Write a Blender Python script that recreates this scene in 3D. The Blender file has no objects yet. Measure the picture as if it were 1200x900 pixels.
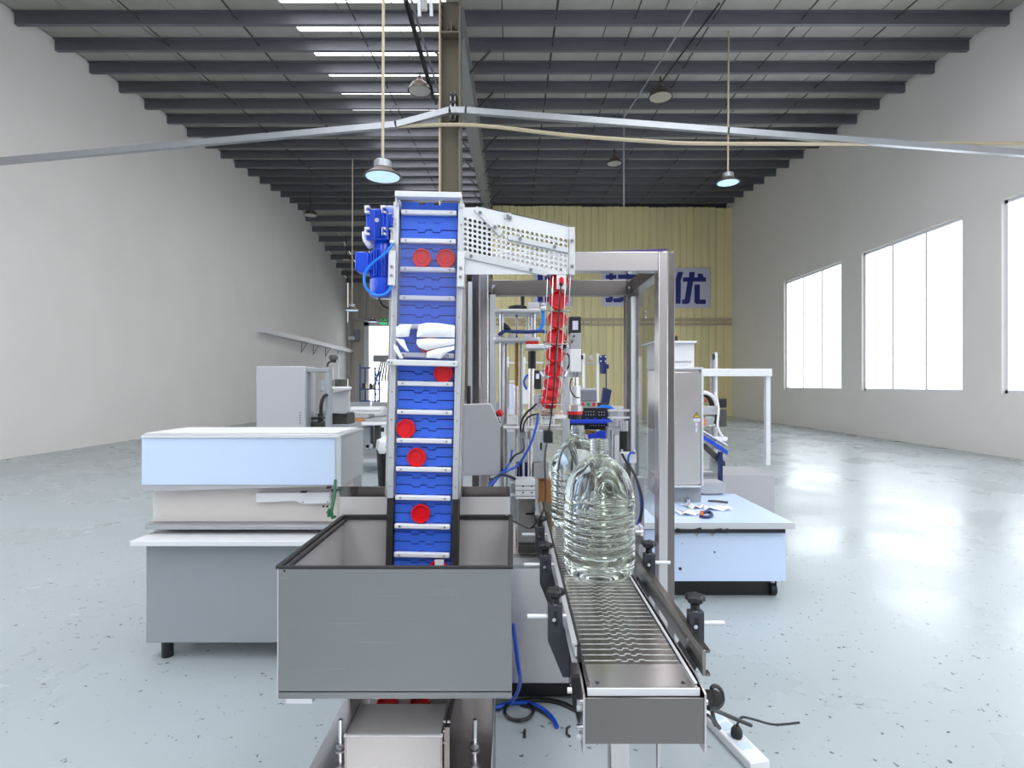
import bpy, bmesh, math, random
from mathutils import Vector, Matrix, Euler

random.seed(7)
scene = bpy.context.scene
COL = scene.collection

# ---------------------------------------------------------------- camera, world, light, exposure
F_PX = 650.0                      # focal length in pixels of the 1200x900 frame
EYE = 1.5
cam_data = bpy.data.cameras.new('camera')
cam_data.sensor_fit = 'HORIZONTAL'
cam_data.sensor_width = 36.0
cam_data.lens = 36.0 * F_PX / 1200.0
cam_data.clip_start = 0.05
cam_data.clip_end = 200.0
camera = bpy.data.objects.new('camera', cam_data)
camera.location = (0.0, 0.0, EYE)
camera.rotation_euler = (math.radians(90), 0, 0)
COL.objects.link(camera)
scene.camera = camera

SKYLIGHT = 3.6                    # daylight through the translucent roof sheets
SKY = 4.2                         # overcast sky outside the far door
world = bpy.data.worlds.new('overcast')
scene.world = world
world.use_nodes = True
world.node_tree.nodes['Background'].inputs[0].default_value = (0.93, 0.97, 1.0, 1)
world.node_tree.nodes['Background'].inputs[1].default_value = SKY

vs = scene.view_settings
vs.view_transform = 'Standard'
vs.look = 'None'
vs.gamma = 1.0
vs.use_curve_mapping = False
vs.exposure = 0.0
scene.cycles.max_bounces = 14
scene.cycles.diffuse_bounces = 5
scene.cycles.glossy_bounces = 5
scene.cycles.transmission_bounces = 12
scene.cycles.transparent_max_bounces = 16
scene.cycles.sample_clamp_indirect = 8.0
scene.cycles.caustics_reflective = False
scene.cycles.use_denoising = True


# ---------------------------------------------------------------- helpers
def lin(c):
    c = c / 255.0
    return c / 12.92 if c <= 0.04045 else ((c + 0.055) / 1.055) ** 2.4


def rgb(r, g, b):
    return (lin(r), lin(g), lin(b), 1.0)


def P(x, y, Y):
    """point of the hall that stands at depth Y behind pixel x, y"""
    return Vector(((x - 600.0) * Y / F_PX, Y, EYE - (y - 450.0) * Y / F_PX))


def px(x, Y):
    return (x - 600.0) * Y / F_PX


def pz(y, Y):
    return EYE - (y - 450.0) * Y / F_PX


def mat(name, col, rough=0.5, metal=0.0, vary=0.0, scale=6.0, stretch=(1, 1, 1), bump=0.0, spec=None, coat=0.0, rvar=0.0):
    m = bpy.data.materials.new(name)
    m.use_nodes = True
    nt = m.node_tree
    b = nt.nodes['Principled BSDF']
    b.inputs['Base Color'].default_value = col
    b.inputs['Roughness'].default_value = rough
    b.inputs['Metallic'].default_value = metal
    if spec is not None:
        b.inputs['Specular IOR Level'].default_value = spec
    if coat:
        b.inputs['Coat Weight'].default_value = coat
        b.inputs['Coat Roughness'].default_value = 0.08
    if vary or bump or rvar:
        tc = nt.nodes.new('ShaderNodeTexCoord')
        mp = nt.nodes.new('ShaderNodeMapping')
        mp.inputs['Scale'].default_value = stretch
        nz = nt.nodes.new('ShaderNodeTexNoise')
        nz.inputs['Scale'].default_value = scale
        nz.inputs['Detail'].default_value = 5
        nt.links.new(tc.outputs['Object'], mp.inputs[0])
        nt.links.new(mp.outputs[0], nz.inputs['Vector'])
        if vary:
            rp = nt.nodes.new('ShaderNodeMixRGB')
            rp.inputs[1].default_value = tuple(c * (1 - vary) for c in col[:3]) + (1,)
            rp.inputs[2].default_value = tuple(min(1, c * (1 + vary)) for c in col[:3]) + (1,)
            nt.links.new(nz.outputs['Fac'], rp.inputs[0])
            nt.links.new(rp.outputs[0], b.inputs['Base Color'])
        if rvar:
            mr = nt.nodes.new('ShaderNodeMapRange')
            mr.inputs['From Min'].default_value = 0.3
            mr.inputs['From Max'].default_value = 0.7
            mr.inputs['To Min'].default_value = max(0.02, rough - rvar)
            mr.inputs['To Max'].default_value = rough + rvar
            nt.links.new(nz.outputs['Fac'], mr.inputs[0])
            nt.links.new(mr.outputs[0], b.inputs['Roughness'])
        if bump:
            bp = nt.nodes.new('ShaderNodeBump')
            bp.inputs['Strength'].default_value = bump
            bp.inputs['Distance'].default_value = 0.01
            nt.links.new(nz.outputs['Fac'], bp.inputs['Height'])
            nt.links.new(bp.outputs[0], b.inputs['Normal'])
    return m


def emit(name, col, strength):
    m = bpy.data.materials.new(name)
    m.use_nodes = True
    b = m.node_tree.nodes['Principled BSDF']
    b.inputs['Base Color'].default_value = col
    b.inputs['Emission Color'].default_value = col
    b.inputs['Emission Strength'].default_value = strength
    return m


def clear(name, tint, gloss_rough=0.03, ior=1.5, haze=0.0):
    """thin clear sheet: see-through with a fresnel reflection and a little haze"""
    m = bpy.data.materials.new(name)
    m.use_nodes = True
    nt = m.node_tree
    nt.nodes.clear()
    out = nt.nodes.new('ShaderNodeOutputMaterial')
    tr = nt.nodes.new('ShaderNodeBsdfTransparent')
    tr.inputs[0].default_value = tint
    gl = nt.nodes.new('ShaderNodeBsdfGlossy')
    gl.inputs['Roughness'].default_value = gloss_rough
    lw = nt.nodes.new('ShaderNodeLayerWeight')
    lw.inputs['Blend'].default_value = 0.5
    pw_ = nt.nodes.new('ShaderNodeMath')
    pw_.operation = 'POWER'
    pw_.inputs[1].default_value = 5.0
    ma = nt.nodes.new('ShaderNodeMath')
    ma.operation = 'MULTIPLY_ADD'
    f0 = ((ior - 1) / (ior + 1)) ** 2
    ma.inputs[1].default_value = 1 - f0
    ma.inputs[2].default_value = f0
    nt.links.new(lw.outputs['Facing'], pw_.inputs[0])
    nt.links.new(pw_.outputs[0], ma.inputs[0])
    mx = nt.nodes.new('ShaderNodeMixShader')
    nt.links.new(ma.outputs[0], mx.inputs[0])
    nt.links.new(tr.outputs[0], mx.inputs[1])
    nt.links.new(gl.outputs[0], mx.inputs[2])
    last = mx
    if haze:
        df = nt.nodes.new('ShaderNodeBsdfDiffuse')
        df.inputs[0].default_value = (0.9, 0.9, 0.95, 1)
        m2 = nt.nodes.new('ShaderNodeMixShader')
        m2.inputs[0].default_value = haze
        nt.links.new(mx.outputs[0], m2.inputs[1])
        nt.links.new(df.outputs[0], m2.inputs[2])
        last = m2
    nt.links.new(last.outputs[0], out.inputs[0])
    return m


def water(name, col, ior, rough=0.0):
    m = bpy.data.materials.new(name)
    m.use_nodes = True
    b = m.node_tree.nodes['Principled BSDF']
    b.inputs['Base Color'].default_value = col
    b.inputs['Roughness'].default_value = rough
    b.inputs['Transmission Weight'].default_value = 1.0
    b.inputs['IOR'].default_value = ior
    return m


M = {}
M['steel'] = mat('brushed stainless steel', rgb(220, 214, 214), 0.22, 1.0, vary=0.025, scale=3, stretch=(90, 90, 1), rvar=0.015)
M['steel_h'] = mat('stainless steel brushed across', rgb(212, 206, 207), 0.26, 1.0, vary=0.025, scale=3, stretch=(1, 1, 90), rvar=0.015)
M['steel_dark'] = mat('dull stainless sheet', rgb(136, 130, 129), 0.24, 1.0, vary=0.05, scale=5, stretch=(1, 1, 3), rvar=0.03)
M['hopper'] = mat('satin stainless sheet', rgb(160, 160, 160), 0.27, 1.0, vary=0.008, scale=2.2, stretch=(0.6, 1, 90), rvar=0.004)
M['hopper_in'] = mat('mill finish sheet inside hopper', rgb(206, 202, 203), 0.45, 0.45, vary=0.07, scale=5, rvar=0.08)
M['chain'] = mat('polished chain steel', rgb(150, 147, 142), 0.22, 1.0)
M['chrome'] = mat('chromed rod', rgb(215, 215, 220), 0.15, 1.0)
M['rod'] = mat('ground steel rod', rgb(176, 177, 182), 0.28, 0.9)
M['alu'] = mat('anodised aluminium', rgb(216, 217, 221), 0.42, 0.75, vary=0.03, scale=8)
M['alu_white'] = mat('bright aluminium plate', rgb(226, 226, 230), 0.5, 0.35, vary=0.03, scale=8)
M['white'] = mat('white powder coat', rgb(228, 228, 232), 0.45, vary=0.02, scale=3)
M['grey_panel'] = mat('light grey powder coat', rgb(178, 177, 182), 0.5, vary=0.03, scale=3)
M['mid_grey'] = mat('mid grey paint', rgb(150, 154, 160), 0.5, vary=0.04, scale=3)
M['black'] = mat('black plastic', rgb(24, 24, 27), 0.42)
M['rubber'] = mat('black rubber', rgb(38, 36, 38), 0.6)
M['bracket'] = mat('dark grey nylon', rgb(52, 53, 62), 0.5, vary=0.06, scale=20)
M['belt'] = mat('blue belt plastic', rgb(58, 104, 222), 0.42, vary=0.04, scale=10)
M['cleat'] = mat('white cleat', rgb(226, 226, 234), 0.4)
M['screw'] = mat('zinc screw', rgb(170, 170, 176), 0.3, 1.0)
M['red'] = mat('red cap plastic', rgb(222, 14, 32), 0.36, vary=0.04, scale=12)
M['red_print'] = mat('red button', rgb(200, 25, 35), 0.4)
M['green_print'] = mat('green button', rgb(30, 130, 80), 0.4)
M['motor'] = mat('glossy blue enamel', rgb(0, 72, 214), 0.28, coat=0.4, vary=0.06, scale=9)
M['motor_dark'] = mat('dark blue enamel', rgb(16, 32, 92), 0.35)
M['hose_blue'] = mat('blue air hose', rgb(16, 74, 190), 0.3)
M['hose_navy'] = mat('navy air hose', rgb(16, 50, 118), 0.35)
M['hose_light'] = mat('bright blue cable', rgb(28, 128, 240), 0.3)
M['blue_pad'] = mat('blue rubber pad', rgb(36, 72, 226), 0.4)
M['navy'] = mat('navy panel', rgb(28, 42, 86), 0.45)
M['film'] = mat('light blue protective film', rgb(205, 222, 250), 0.32, vary=0.02, scale=2)
M['film_white'] = mat('white peeling film', rgb(246, 246, 250), 0.25)  # also colours the glare patches on the elevator cover
M['beige_body'] = mat('cream powder coat', rgb(220, 212, 208), 0.5, vary=0.03, scale=3)
M['carton'] = mat('brown carton', rgb(172, 118, 66), 0.8, vary=0.08, scale=12)
M['sign_board'] = mat('pale sign board', rgb(205, 205, 226), 0.6)
M['sign_blue'] = mat('blue sign letter', rgb(28, 38, 122), 0.5)
M['yellow'] = mat('warning yellow', rgb(240, 205, 30), 0.5)
M['orange'] = mat('orange plastic', rgb(236, 120, 50), 0.5)
M['brass'] = mat('worn lead screw', rgb(150, 110, 66), 0.35, 1.0)
M['bag'] = mat('white bin bag', rgb(232, 232, 235), 0.45, bump=0.6, scale=18)
M['ribbon'] = mat('green ribbon', rgb(24, 92, 62), 0.6)
M['scaffold'] = mat('blue scaffold paint', rgb(62, 92, 146), 0.5)
M['lamp_shell'] = mat('brown lamp housing', rgb(112, 102, 96), 0.45, 0.5)
M['lamp_in'] = mat('lamp reflector', rgb(205, 203, 200), 0.3, 0.6)
M['lamp_on'] = emit('lit lamp lens', (0.50, 0.71, 0.86, 1), 0.8)
M['led'] = emit('green exit sign', (0.03, 0.75, 0.25, 1), 0.7)
M['screen'] = mat('grey touch screen', rgb(120, 122, 132), 0.2)
M['cable_beige'] = mat('beige cable', rgb(190, 176, 150), 0.5)
M['galv'] = mat('galvanised steel', rgb(176, 178, 184), 0.42, 0.7, vary=0.08, scale=7)
M['purlin'] = mat('grey galvanised purlin', rgb(116, 116, 124), 0.5, 0.45, vary=0.16, scale=2.5, stretch=(1, 6, 6))
M['roof_sheet'] = mat('foil backed roof sheet', rgb(168, 165, 157), 0.55, 0.0, vary=0.2, scale=1.8, stretch=(1, 0.5, 1))
M['dark_steel'] = mat('dark primer steel', rgb(66, 64, 62), 0.6, vary=0.1, scale=6)
M['column'] = mat('taupe column paint', rgb(112, 104, 92), 0.6, vary=0.06, scale=3)
M['wall'] = mat('white plaster', rgb(234, 230, 227), 0.85, vary=0.05, scale=0.8)
M['wall_rear'] = mat('grey rendered wall', rgb(166, 164, 164), 0.85, vary=0.05, scale=0.7)
M['clad'] = mat('beige wall cladding', rgb(196, 188, 178), 0.6, vary=0.06, scale=0.8, stretch=(3, 1, 0.3))
M['yellow_clad'] = mat('straw yellow cladding', rgb(240, 228, 176), 0.5, vary=0.08, scale=1.5, stretch=(5, 1, 0.25))
M['yellow_clad_b'] = mat('straw cladding greener sheet', rgb(234, 224, 174), 0.5, vary=0.10, scale=1.5, stretch=(5, 1, 0.25))
M['clear'] = clear('clear acrylic', (0.96, 0.97, 0.98, 1), ior=1.45)
M['cover'] = clear('clear plastic cover', (0.95, 0.95, 0.98, 1), 0.06, 1.45, haze=0.018)
M['water'] = water('water in clear bottle', (0.92, 0.98, 0.928, 1), 1.3)
M['pet'] = clear('clear bottle plastic', (0.97, 0.985, 0.975, 1), 0.05, 1.45, haze=0.2)
M['skylight'] = emit('translucent skylight sheet', (0.95, 0.98, 1.0, 1), SKYLIGHT)


def floor_mat():
    m = mat('grey painted concrete floor', rgb(170, 178, 183), 0.3, vary=0.05, scale=0.9, rvar=0.1)
    nt = m.node_tree
    b = nt.nodes['Principled BSDF']
    src = b.inputs['Base Color'].links[0].from_socket
    tc = nt.nodes.new('ShaderNodeTexCoord')
    vo = nt.nodes.new('ShaderNodeTexNoise')
    vo.inputs['Scale'].default_value = 26
    vo.inputs['Detail'].default_value = 4
    vo.inputs['Roughness'].default_value = 0.6
    nt.links.new(tc.outputs['Object'], vo.inputs['Vector'])
    r = nt.nodes.new('ShaderNodeValToRGB')
    r.color_ramp.elements[0].position = 0.31
    r.color_ramp.elements[0].color = (0, 0, 0, 1)
    r.color_ramp.elements[1].position = 0.335
    r.color_ramp.elements[1].color = (1, 1, 1, 1)
    nt.links.new(vo.outputs['Fac'], r.inputs[0])
    mx = nt.nodes.new('ShaderNodeMixRGB')
    mx.inputs[1].default_value = rgb(70, 70, 74)
    nt.links.new(r.outputs[0], mx.inputs[0])
    nt.links.new(src, mx.inputs[2])
    nt.links.new(mx.outputs[0], b.inputs['Base Color'])
    return m


M['floor'] = floor_mat()

WM = {}


def wm(o):
    return WM.get(o.name, Matrix.Identity(4))


class MB:
    """collects shapes in hall coordinates and links them as one mesh object"""

    def __init__(self):
        self.v = []
        self.f = []

    def add(self, vs_, fs):
        n = len(self.v)
        self.v += [Vector(a) for a in vs_]
        self.f += [tuple(i + n for i in f) for f in fs]
        return self

    def box(self, x0, x1, y0, y1, z0, z1):
        return self.add([(x0, y0, z0), (x1, y0, z0), (x1, y1, z0), (x0, y1, z0), (x0, y0, z1), (x1, y0, z1), (x1, y1, z1), (x0, y1, z1)],
                        [(0, 3, 2, 1), (4, 5, 6, 7), (0, 1, 5, 4), (1, 2, 6, 5), (2, 3, 7, 6), (3, 0, 4, 7)])

    def cbox(self, c, s, rot=None):
        c = Vector(c)
        pts = []
        for dz in (-.5, .5):
            for dx, dy in ((-.5, -.5), (.5, -.5), (.5, .5), (-.5, .5)):
                d = Vector((dx * s[0], dy * s[1], dz * s[2]))
                if rot is not None:
                    d = rot @ d
                pts.append(c + d)
        return self.add(pts, [(0, 3, 2, 1), (4, 5, 6, 7), (0, 1, 5, 4), (1, 2, 6, 5), (2, 3, 7, 6), (3, 0, 4, 7)])

    def pbox(self, x0, x1, y0, y1, Y, d):
        """box whose front face fills a pixel rectangle at depth Y"""
        return self.box(px(x0, Y), px(x1, Y), Y, Y + d, pz(y1, Y), pz(y0, Y))

    def cyl(self, a, b, r, n=12, r2=None):
        a, b = Vector(a), Vector(b)
        r2 = r if r2 is None else r2
        ax = (b - a).normalized()
        t = Vector((0, 0, 1)) if abs(ax.z) < 0.9 else Vector((1, 0, 0))
        u = ax.cross(t).normalized()
        w = ax.cross(u)
        vs_ = []
        for c, rr in ((a, r), (b, r2)):
            for i in range(n):
                th = 2 * math.pi * i / n
                vs_.append(c + u * (rr * math.cos(th)) + w * (rr * math.sin(th)))
        fs = [(i, (i + 1) % n, n + (i + 1) % n, n + i) for i in range(n)]
        fs += [tuple(range(n - 1, -1, -1)), tuple(range(n, 2 * n))]
        return self.add(vs_, fs)

    def tube(self, pts, r, n=8, smooth=4):
        pts = [Vector(p) for p in pts]
        if smooth and len(pts) > 2:
            out = []
            for i in range(len(pts) - 1):
                p0, p1, p2, p3 = pts[max(0, i - 1)], pts[i], pts[i + 1], pts[min(len(pts) - 1, i + 2)]
                for k in range(smooth):
                    t = k / smooth
                    out.append(0.5 * ((2 * p1) + (p2 - p0) * t + (2 * p0 - 5 * p1 + 4 * p2 - p3) * t * t + (3 * p1 - p0 - 3 * p2 + p3) * t ** 3))
            out.append(pts[-1])
            pts = out
        vs_ = []
        m = len(pts)
        u = None
        for i, p in enumerate(pts):
            d = (pts[min(m - 1, i + 1)] - pts[max(0, i - 1)]).normalized()
            if u is None:
                t = Vector((0, 0, 1)) if abs(d.z) < 0.9 else Vector((1, 0, 0))
                u = d.cross(t).normalized()
            else:
                u = (u - d * u.dot(d)).normalized()
            w = d.cross(u)
            for k in range(n):
                th = 2 * math.pi * k / n
                vs_.append(p + u * (r * math.cos(th)) + w * (r * math.sin(th)))
        fs = []
        for i in range(m - 1):
            for k in range(n):
                fs.append((i * n + k, i * n + (k + 1) % n, (i + 1) * n + (k + 1) % n, (i + 1) * n + k))
        fs += [tuple(range(n - 1, -1, -1)), tuple(range((m - 1) * n, m * n))]
        return self.add(vs_, fs)

    def lathe(self, prof, origin=(0, 0, 0), axis=(0, 0, 1), n=24, fn=None, close=True):
        o = Vector(origin)
        ax = Vector(axis).normalized()
        t = Vector((1, 0, 0)) if abs(ax.x) < 0.9 else Vector((0, 1, 0))
        u = (t - ax * t.dot(ax)).normalized()
        w = ax.cross(u)
        vs_ = []
        for (r, h) in prof:
            for i in range(n):
                th = 2 * math.pi * i / n
                rr = fn(r, h, th) if fn else r
                vs_.append(o + ax * h + u * (rr * math.cos(th)) + w * (rr * math.sin(th)))
        fs = []
        for j in range(len(prof) - 1):
            for i in range(n):
                fs.append((j * n + i, j * n + (i + 1) % n, (j + 1) * n + (i + 1) % n, (j + 1) * n + i))
        if close:
            fs += [tuple(range(n - 1, -1, -1)), tuple(range((len(prof) - 1) * n, len(prof) * n))]
        return self.add(vs_, fs)

    def prism(self, poly, d0, d1, plane='XZ'):
        f = {'XZ': lambda a, b, d: (a, d, b), 'YZ': lambda a, b, d: (d, a, b), 'XY': lambda a, b, d: (a, b, d)}[plane]
        n = len(poly)
        vs_ = [f(a, b, d0) for a, b in poly] + [f(a, b, d1) for a, b in poly]
        fs = [tuple(range(n)), tuple(range(2 * n - 1, n - 1, -1))] + [(i, i + n, (i + 1) % n + n, (i + 1) % n) for i in range(n)]
        return self.add(vs_, fs)

    def pprism(self, poly, Y, d):
        """slab whose front outline is given in pixels at depth Y"""
        return self.prism([(px(a, Y), pz(b, Y)) for a, b in poly], Y, Y + d)

    def build(self, name, material, parent=None, bevel=0.0, seg=2, sharp=35, recalc=True, local=False, at=None):
        me = bpy.data.meshes.new(name)
        if parent is not None:
            base = wm(parent)
        else:
            lo = [min(v[i] for v in self.v) for i in range(3)]
            hi = [max(v[i] for v in self.v) for i in range(3)]
            base = Matrix.Translation(((lo[0] + hi[0]) / 2, (lo[1] + hi[1]) / 2, lo[2]))
        inv = Matrix.Identity(4) if local else base.inverted()
        pts = [inv @ v for v in self.v]
        if at is not None:
            at = inv @ Vector(at)
            pts = [p - at for p in pts]
        me.from_pydata(pts, [], self.f)
        if recalc:
            bm = bmesh.new()
            bm.from_mesh(me)
            bmesh.ops.recalc_face_normals(bm, faces=bm.faces)
            bm.to_mesh(me)
            bm.free()
        me.materials.append(M[material] if isinstance(material, str) else material)
        for p in me.polygons:
            p.use_smooth = True
        me.set_sharp_from_angle(angle=math.radians(sharp))
        me.update()
        o = bpy.data.objects.new(name, me)
        COL.objects.link(o)
        if parent is not None:
            o.parent = parent
            if at is not None:
                o.location = at
        else:
            o.matrix_world = base
        WM[o.name] = base
        if bevel:
            b = o.modifiers.new('bevel', 'BEVEL')
            b.width = bevel
            b.segments = seg
            b.limit_method = 'ANGLE'
        return o


def tag(o, label, cat, group=None, kind=None):
    o['label'] = label
    o['category'] = cat
    if group:
        o['group'] = group
    if kind:
        o['kind'] = kind
    return o


def thing(name, label, cat, loc, group=None, kind=None, rot=(0, 0, 0)):
    o = bpy.data.objects.new(name, None)
    o.empty_display_size = 0.05
    COL.objects.link(o)
    o.location = loc
    o.rotation_euler = rot
    WM[o.name] = Matrix.Translation(Vector(loc)) @ Euler(rot).to_matrix().to_4x4()
    return tag(o, label, cat, group, kind)


def struct(o):
    o['kind'] = 'structure'
    return o


def put(o, parent, loc=None, rot=None):
    """a copy of a part, sharing its mesh"""
    c = o.copy()
    COL.objects.link(c)
    c.parent = parent
    if loc is not None:
        c.location = loc
    if rot is not None:
        c.rotation_euler = rot
    WM[c.name] = wm(parent) if parent else c.matrix_basis.copy()
    return c


def dup(root, loc, rot=None, label=None, group=None):
    r = root.copy()
    COL.objects.link(r)
    r.location = loc
    if rot is not None:
        r.rotation_euler = rot
    if label:
        r['label'] = label
    if group:
        r['group'] = group
    WM[r.name] = Matrix.Translation(Vector(loc)) @ r.rotation_euler.to_matrix().to_4x4()
    for ch in list(root.children):
        c = ch.copy()
        COL.objects.link(c)
        c.parent = r
        for g in ch.children:
            d = g.copy()
            COL.objects.link(d)
            d.parent = c
    return r


# ---------------------------------------------------------------- the hall
XW, Y_REAR, Y_RIDGE, Y_BACK = 10.15, -12.0, 26.0, 34.3
SLOPE_A = 0.067


def roof_z(Y):
    if Y <= Y_RIDGE:
        return 8.88 + SLOPE_A * (Y - 12.0)
    return roof_z(Y_RIDGE) + (7.57 - roof_z(Y_RIDGE)) * (Y - Y_RIDGE) / (Y_BACK - Y_RIDGE)


struct(MB().box(-XW - .2, XW + .2, Y_REAR, Y_BACK + 5, -.1, 0).build('floor', 'floor'))
side = [(Y_REAR, 0), (Y_BACK, 0), (Y_BACK, 10.4), (Y_REAR, 10.4)]
WZ0, WZ1 = 1.3, 5.3                       # sill and head of the added side windows


def side_wall(x0, x1, spans, name):
    m = MB()
    Ys = [Y_REAR] + [v for s in spans for v in s] + [Y_BACK]
    m.box(x0, x1, Y_REAR, Y_BACK, 0, WZ0)
    for k in range(0, len(Ys), 2):
        m.box(x0, x1, Ys[k], Ys[k + 1], WZ0, WZ1)
    m.prism([(Y_REAR, WZ1), (Y_BACK, WZ1)] + side[2:], x0, x1, 'YZ')
    return struct(m.build(name, 'wall'))


LEFT_SPANS = [(-10.5 + 4.6 * k, -10.5 + 4.6 * k + 3.6) for k in range(4)]
RIGHT_SPANS = [(-10.5 + 4.6 * k, -10.5 + 4.6 * k + 3.6) for k in range(7)]
side_wall(-XW - .2, -XW, LEFT_SPANS, 'wall_left')
side_wall(XW, XW + .2, RIGHT_SPANS, 'wall_right')
wn = 0  # side windows added to brighten the partition, left wall and machine steel
for xs0, spans in ((-XW - .13, LEFT_SPANS), (XW + .07, RIGHT_SPANS)):
    for (a, b) in spans:
        wn += 1
        w = struct(bpy.data.objects.new('window_%d' % wn, None))
        COL.objects.link(w)
        fr = MB()
        for (c, d, e, f) in ((a, b, WZ0, WZ0 + .07), (a, b, WZ1 - .07, WZ1), (a, a + .07, WZ0, WZ1), (b - .07, b, WZ0, WZ1)):
            fr.box(xs0, xs0 + .06, c, d, e, f)
        fr.build('window_frame', 'white', w)
        for k in (1, 2):
            yy = a + (b - a) * k / 3
            MB().box(xs0 + .01, xs0 + .05, yy - .025, yy + .025, WZ0 + .07, WZ1 - .07).build('mullion', 'white', w)
        for k in range(3):
            y0, y1 = a + (b - a) * k / 3, a + (b - a) * (k + 1) / 3
            MB().box(xs0 + .025, xs0 + .031, y0 + .03, y1 - .03, WZ0 + .06, WZ1 - .06).build('pane', 'clear', w)
struct(MB().box(-XW, XW, Y_REAR - .2, Y_REAR, 0, roof_z(Y_REAR) + .26).build('wall_rear', 'wall_rear'))

# far wall with the open loading door
DX0, DX1, DZ = px(428, Y_BACK), -6.2, pz(378, Y_BACK)
wb = bpy.data.objects.new('wall_back', None)
COL.objects.link(wb)
struct(wb)
ribs = []
step = 0.42


def clad_sheet(x0, x1, z0, z1, Y, name, m, parent, pitch=0.26, depth=0.035):
    """trapezoid-ribbed wall sheet"""
    n = max(1, round((x1 - x0) / pitch))
    w = (x1 - x0) / n
    line = []
    for i in range(n):
        a = x0 + i * w
        line += [(a + .02 * w, Y), (a + .16 * w, Y + depth), (a + .24 * w, Y + depth), (a + .38 * w, Y)]
    line += [(x1 - .01 * w, Y)]
    back = [(x1 - .01 * w, Y + depth + .03), (x0 + .02 * w, Y + depth + .03)]
    return MB().prism(line + back, z0, z1, 'XY').build(name, m, parent)


x = -XW
while x < XW - .01:
    x1 = min(XW, x + 1.35)
    a, b = x, x1
    if b > DX0 and a < DX1:
        if a < DX0:
            clad_sheet(a, DX0, 0, 7.84, Y_BACK, 'wall_sheet', 'clad', wb, 0.45)
        clad_sheet(max(a, DX0), min(b, DX1), DZ, 7.84, Y_BACK, 'wall_sheet', 'clad', wb, 0.45)
        if b > DX1:
            clad_sheet(DX1, b, 0, 7.84, Y_BACK, 'wall_sheet', 'clad', wb, 0.45)
    else:
        clad_sheet(a, b, 0, 7.84, Y_BACK, 'wall_sheet', 'clad', wb, 0.45)
    x = x1

d1 = bpy.data.objects.new('door_1', None)
COL.objects.link(d1)
struct(d1)
for (a, b, c, d) in ((DX0 - .05, DX0 + .25, 0, DZ), (DX1 - .25, DX1, 0, DZ), (DX0 - .05, DX1, DZ - .22, DZ + .1)):
    MB().box(a, b, Y_BACK - .12, Y_BACK + .25, c, d).build('door_jamb', 'white', d1)
MB().box(px(437, 34.4), DX1, Y_BACK + .1, Y_BACK + .3, pz(424, 34.4), pz(416, 34.4)).build('transom', 'grey_panel', d1)
for i in range(5):
    a = px(445 + 2.2 * i, 34.2)
    MB().prism([(a, pz(424, 34.2)), (a + .1, pz(424, 34.2)), (a + .05 - .07 * (4 - i), pz(447, 34.2)), (a - .05 - .07 * (4 - i), pz(446, 34.2))], 34.36, 34.39).build('curtain_strip', 'mid_grey', d1)

# roof: sheets, skylight sheets and purlins
ceil = bpy.data.objects.new('ceiling', None)
COL.objects.link(ceil)
struct(ceil)
SW = 1.1
edges = [-XW] + [-1.3 + SW * k for k in range(-8, 11)] + [XW]
edges = sorted(e for e in edges if -XW <= e <= XW)


def roof_sheet(a, b, Y0, Y1, m, name, lift=0.0):
    g = 0.012
    ys = [Y0, Y1]
    z = [roof_z(Y0 + 1e-4) + .25 + lift, roof_z(Y1 - 1e-4) + .25 + lift]
    v = [(a + g, ys[0], z[0]), (b - g, ys[0], z[0]), (b - g, ys[1], z[1]), (a + g, ys[1], z[1])]
    v += [(p[0], p[1], p[2] + .03) for p in v]
    return MB().add(v, [(0, 3, 2, 1), (4, 5, 6, 7), (0, 1, 5, 4), (1, 2, 6, 5), (2, 3, 7, 6), (3, 0, 4, 7)]).build(name, m, ceil)


for i in range(len(edges) - 1):
    a, b = edges[i], edges[i + 1]
    mid = (a + b) / 2
    left_sky = -4.7 < mid < -1.3
    near_sky = left_sky or 2.0 < mid < 6.5  # right strip is an unseen skylight added to light the machines
    roof_sheet(a, b, Y_REAR, 10.2, 'skylight' if near_sky else 'roof_sheet', 'skylight_sheet' if near_sky else 'roof_sheet')  # skylight_sheet of the right strip is the added unseen skylight
    if left_sky:
        for k in range(15):
            Ya = 10.2 + k
            roof_sheet(a, b, Ya + .12, Ya + .80, 'skylight', 'skylight_sheet')
            roof_sheet(a, b, Ya + .80, Ya + 1.12, 'roof_sheet', 'roof_sheet')
        roof_sheet(a, b, 10.2, 10.32, 'roof_sheet', 'roof_sheet')
    else:
        roof_sheet(a, b, 10.2, 24.9, 'roof_sheet', 'roof_sheet')
    roof_sheet(a, b, 25.32 if left_sky else 24.9, Y_RIDGE, 'roof_sheet', 'roof_sheet')
    roof_sheet(a, b, Y_RIDGE, Y_BACK + .2, 'roof_sheet', 'roof_sheet')
MB().box(-XW, XW, Y_REAR, Y_BACK, 10.35, 10.4).build('roof_deck', 'dark_steel', ceil)

proto = None
pur_prof = [(0, 0), (.085, 0), (.085, .02), (.012, .02), (.012, .24), (-.07, .24), (-.07, .225), (0, .225)]
for Yp in [4.3 + 1.0 * k for k in range(22)] + [26.25, 27.2, 28.15, 29.1, 30.05, 31.0, 31.95, 32.9, 33.85]:
    loc = (0, Yp, roof_z(Yp) - .0)
    if proto is None:
        proto = MB().prism(pur_prof, -XW + .01, XW - .01, 'YZ').build('purlin', 'purlin', ceil, local=True)
        proto.location = loc
    else:
        put(proto, ceil, loc)
for sx in (-7.6, -5.6, -3.2, 0.9, 2.5, 4.1, 5.9, 7.8):
    MB().tube([(sx, 4.3, roof_z(4.3) + .1), (sx, Y_RIDGE, roof_z(Y_RIDGE) + .1)], .016, 6, 0).build('sag_rod', 'dark_steel', ceil)
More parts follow.
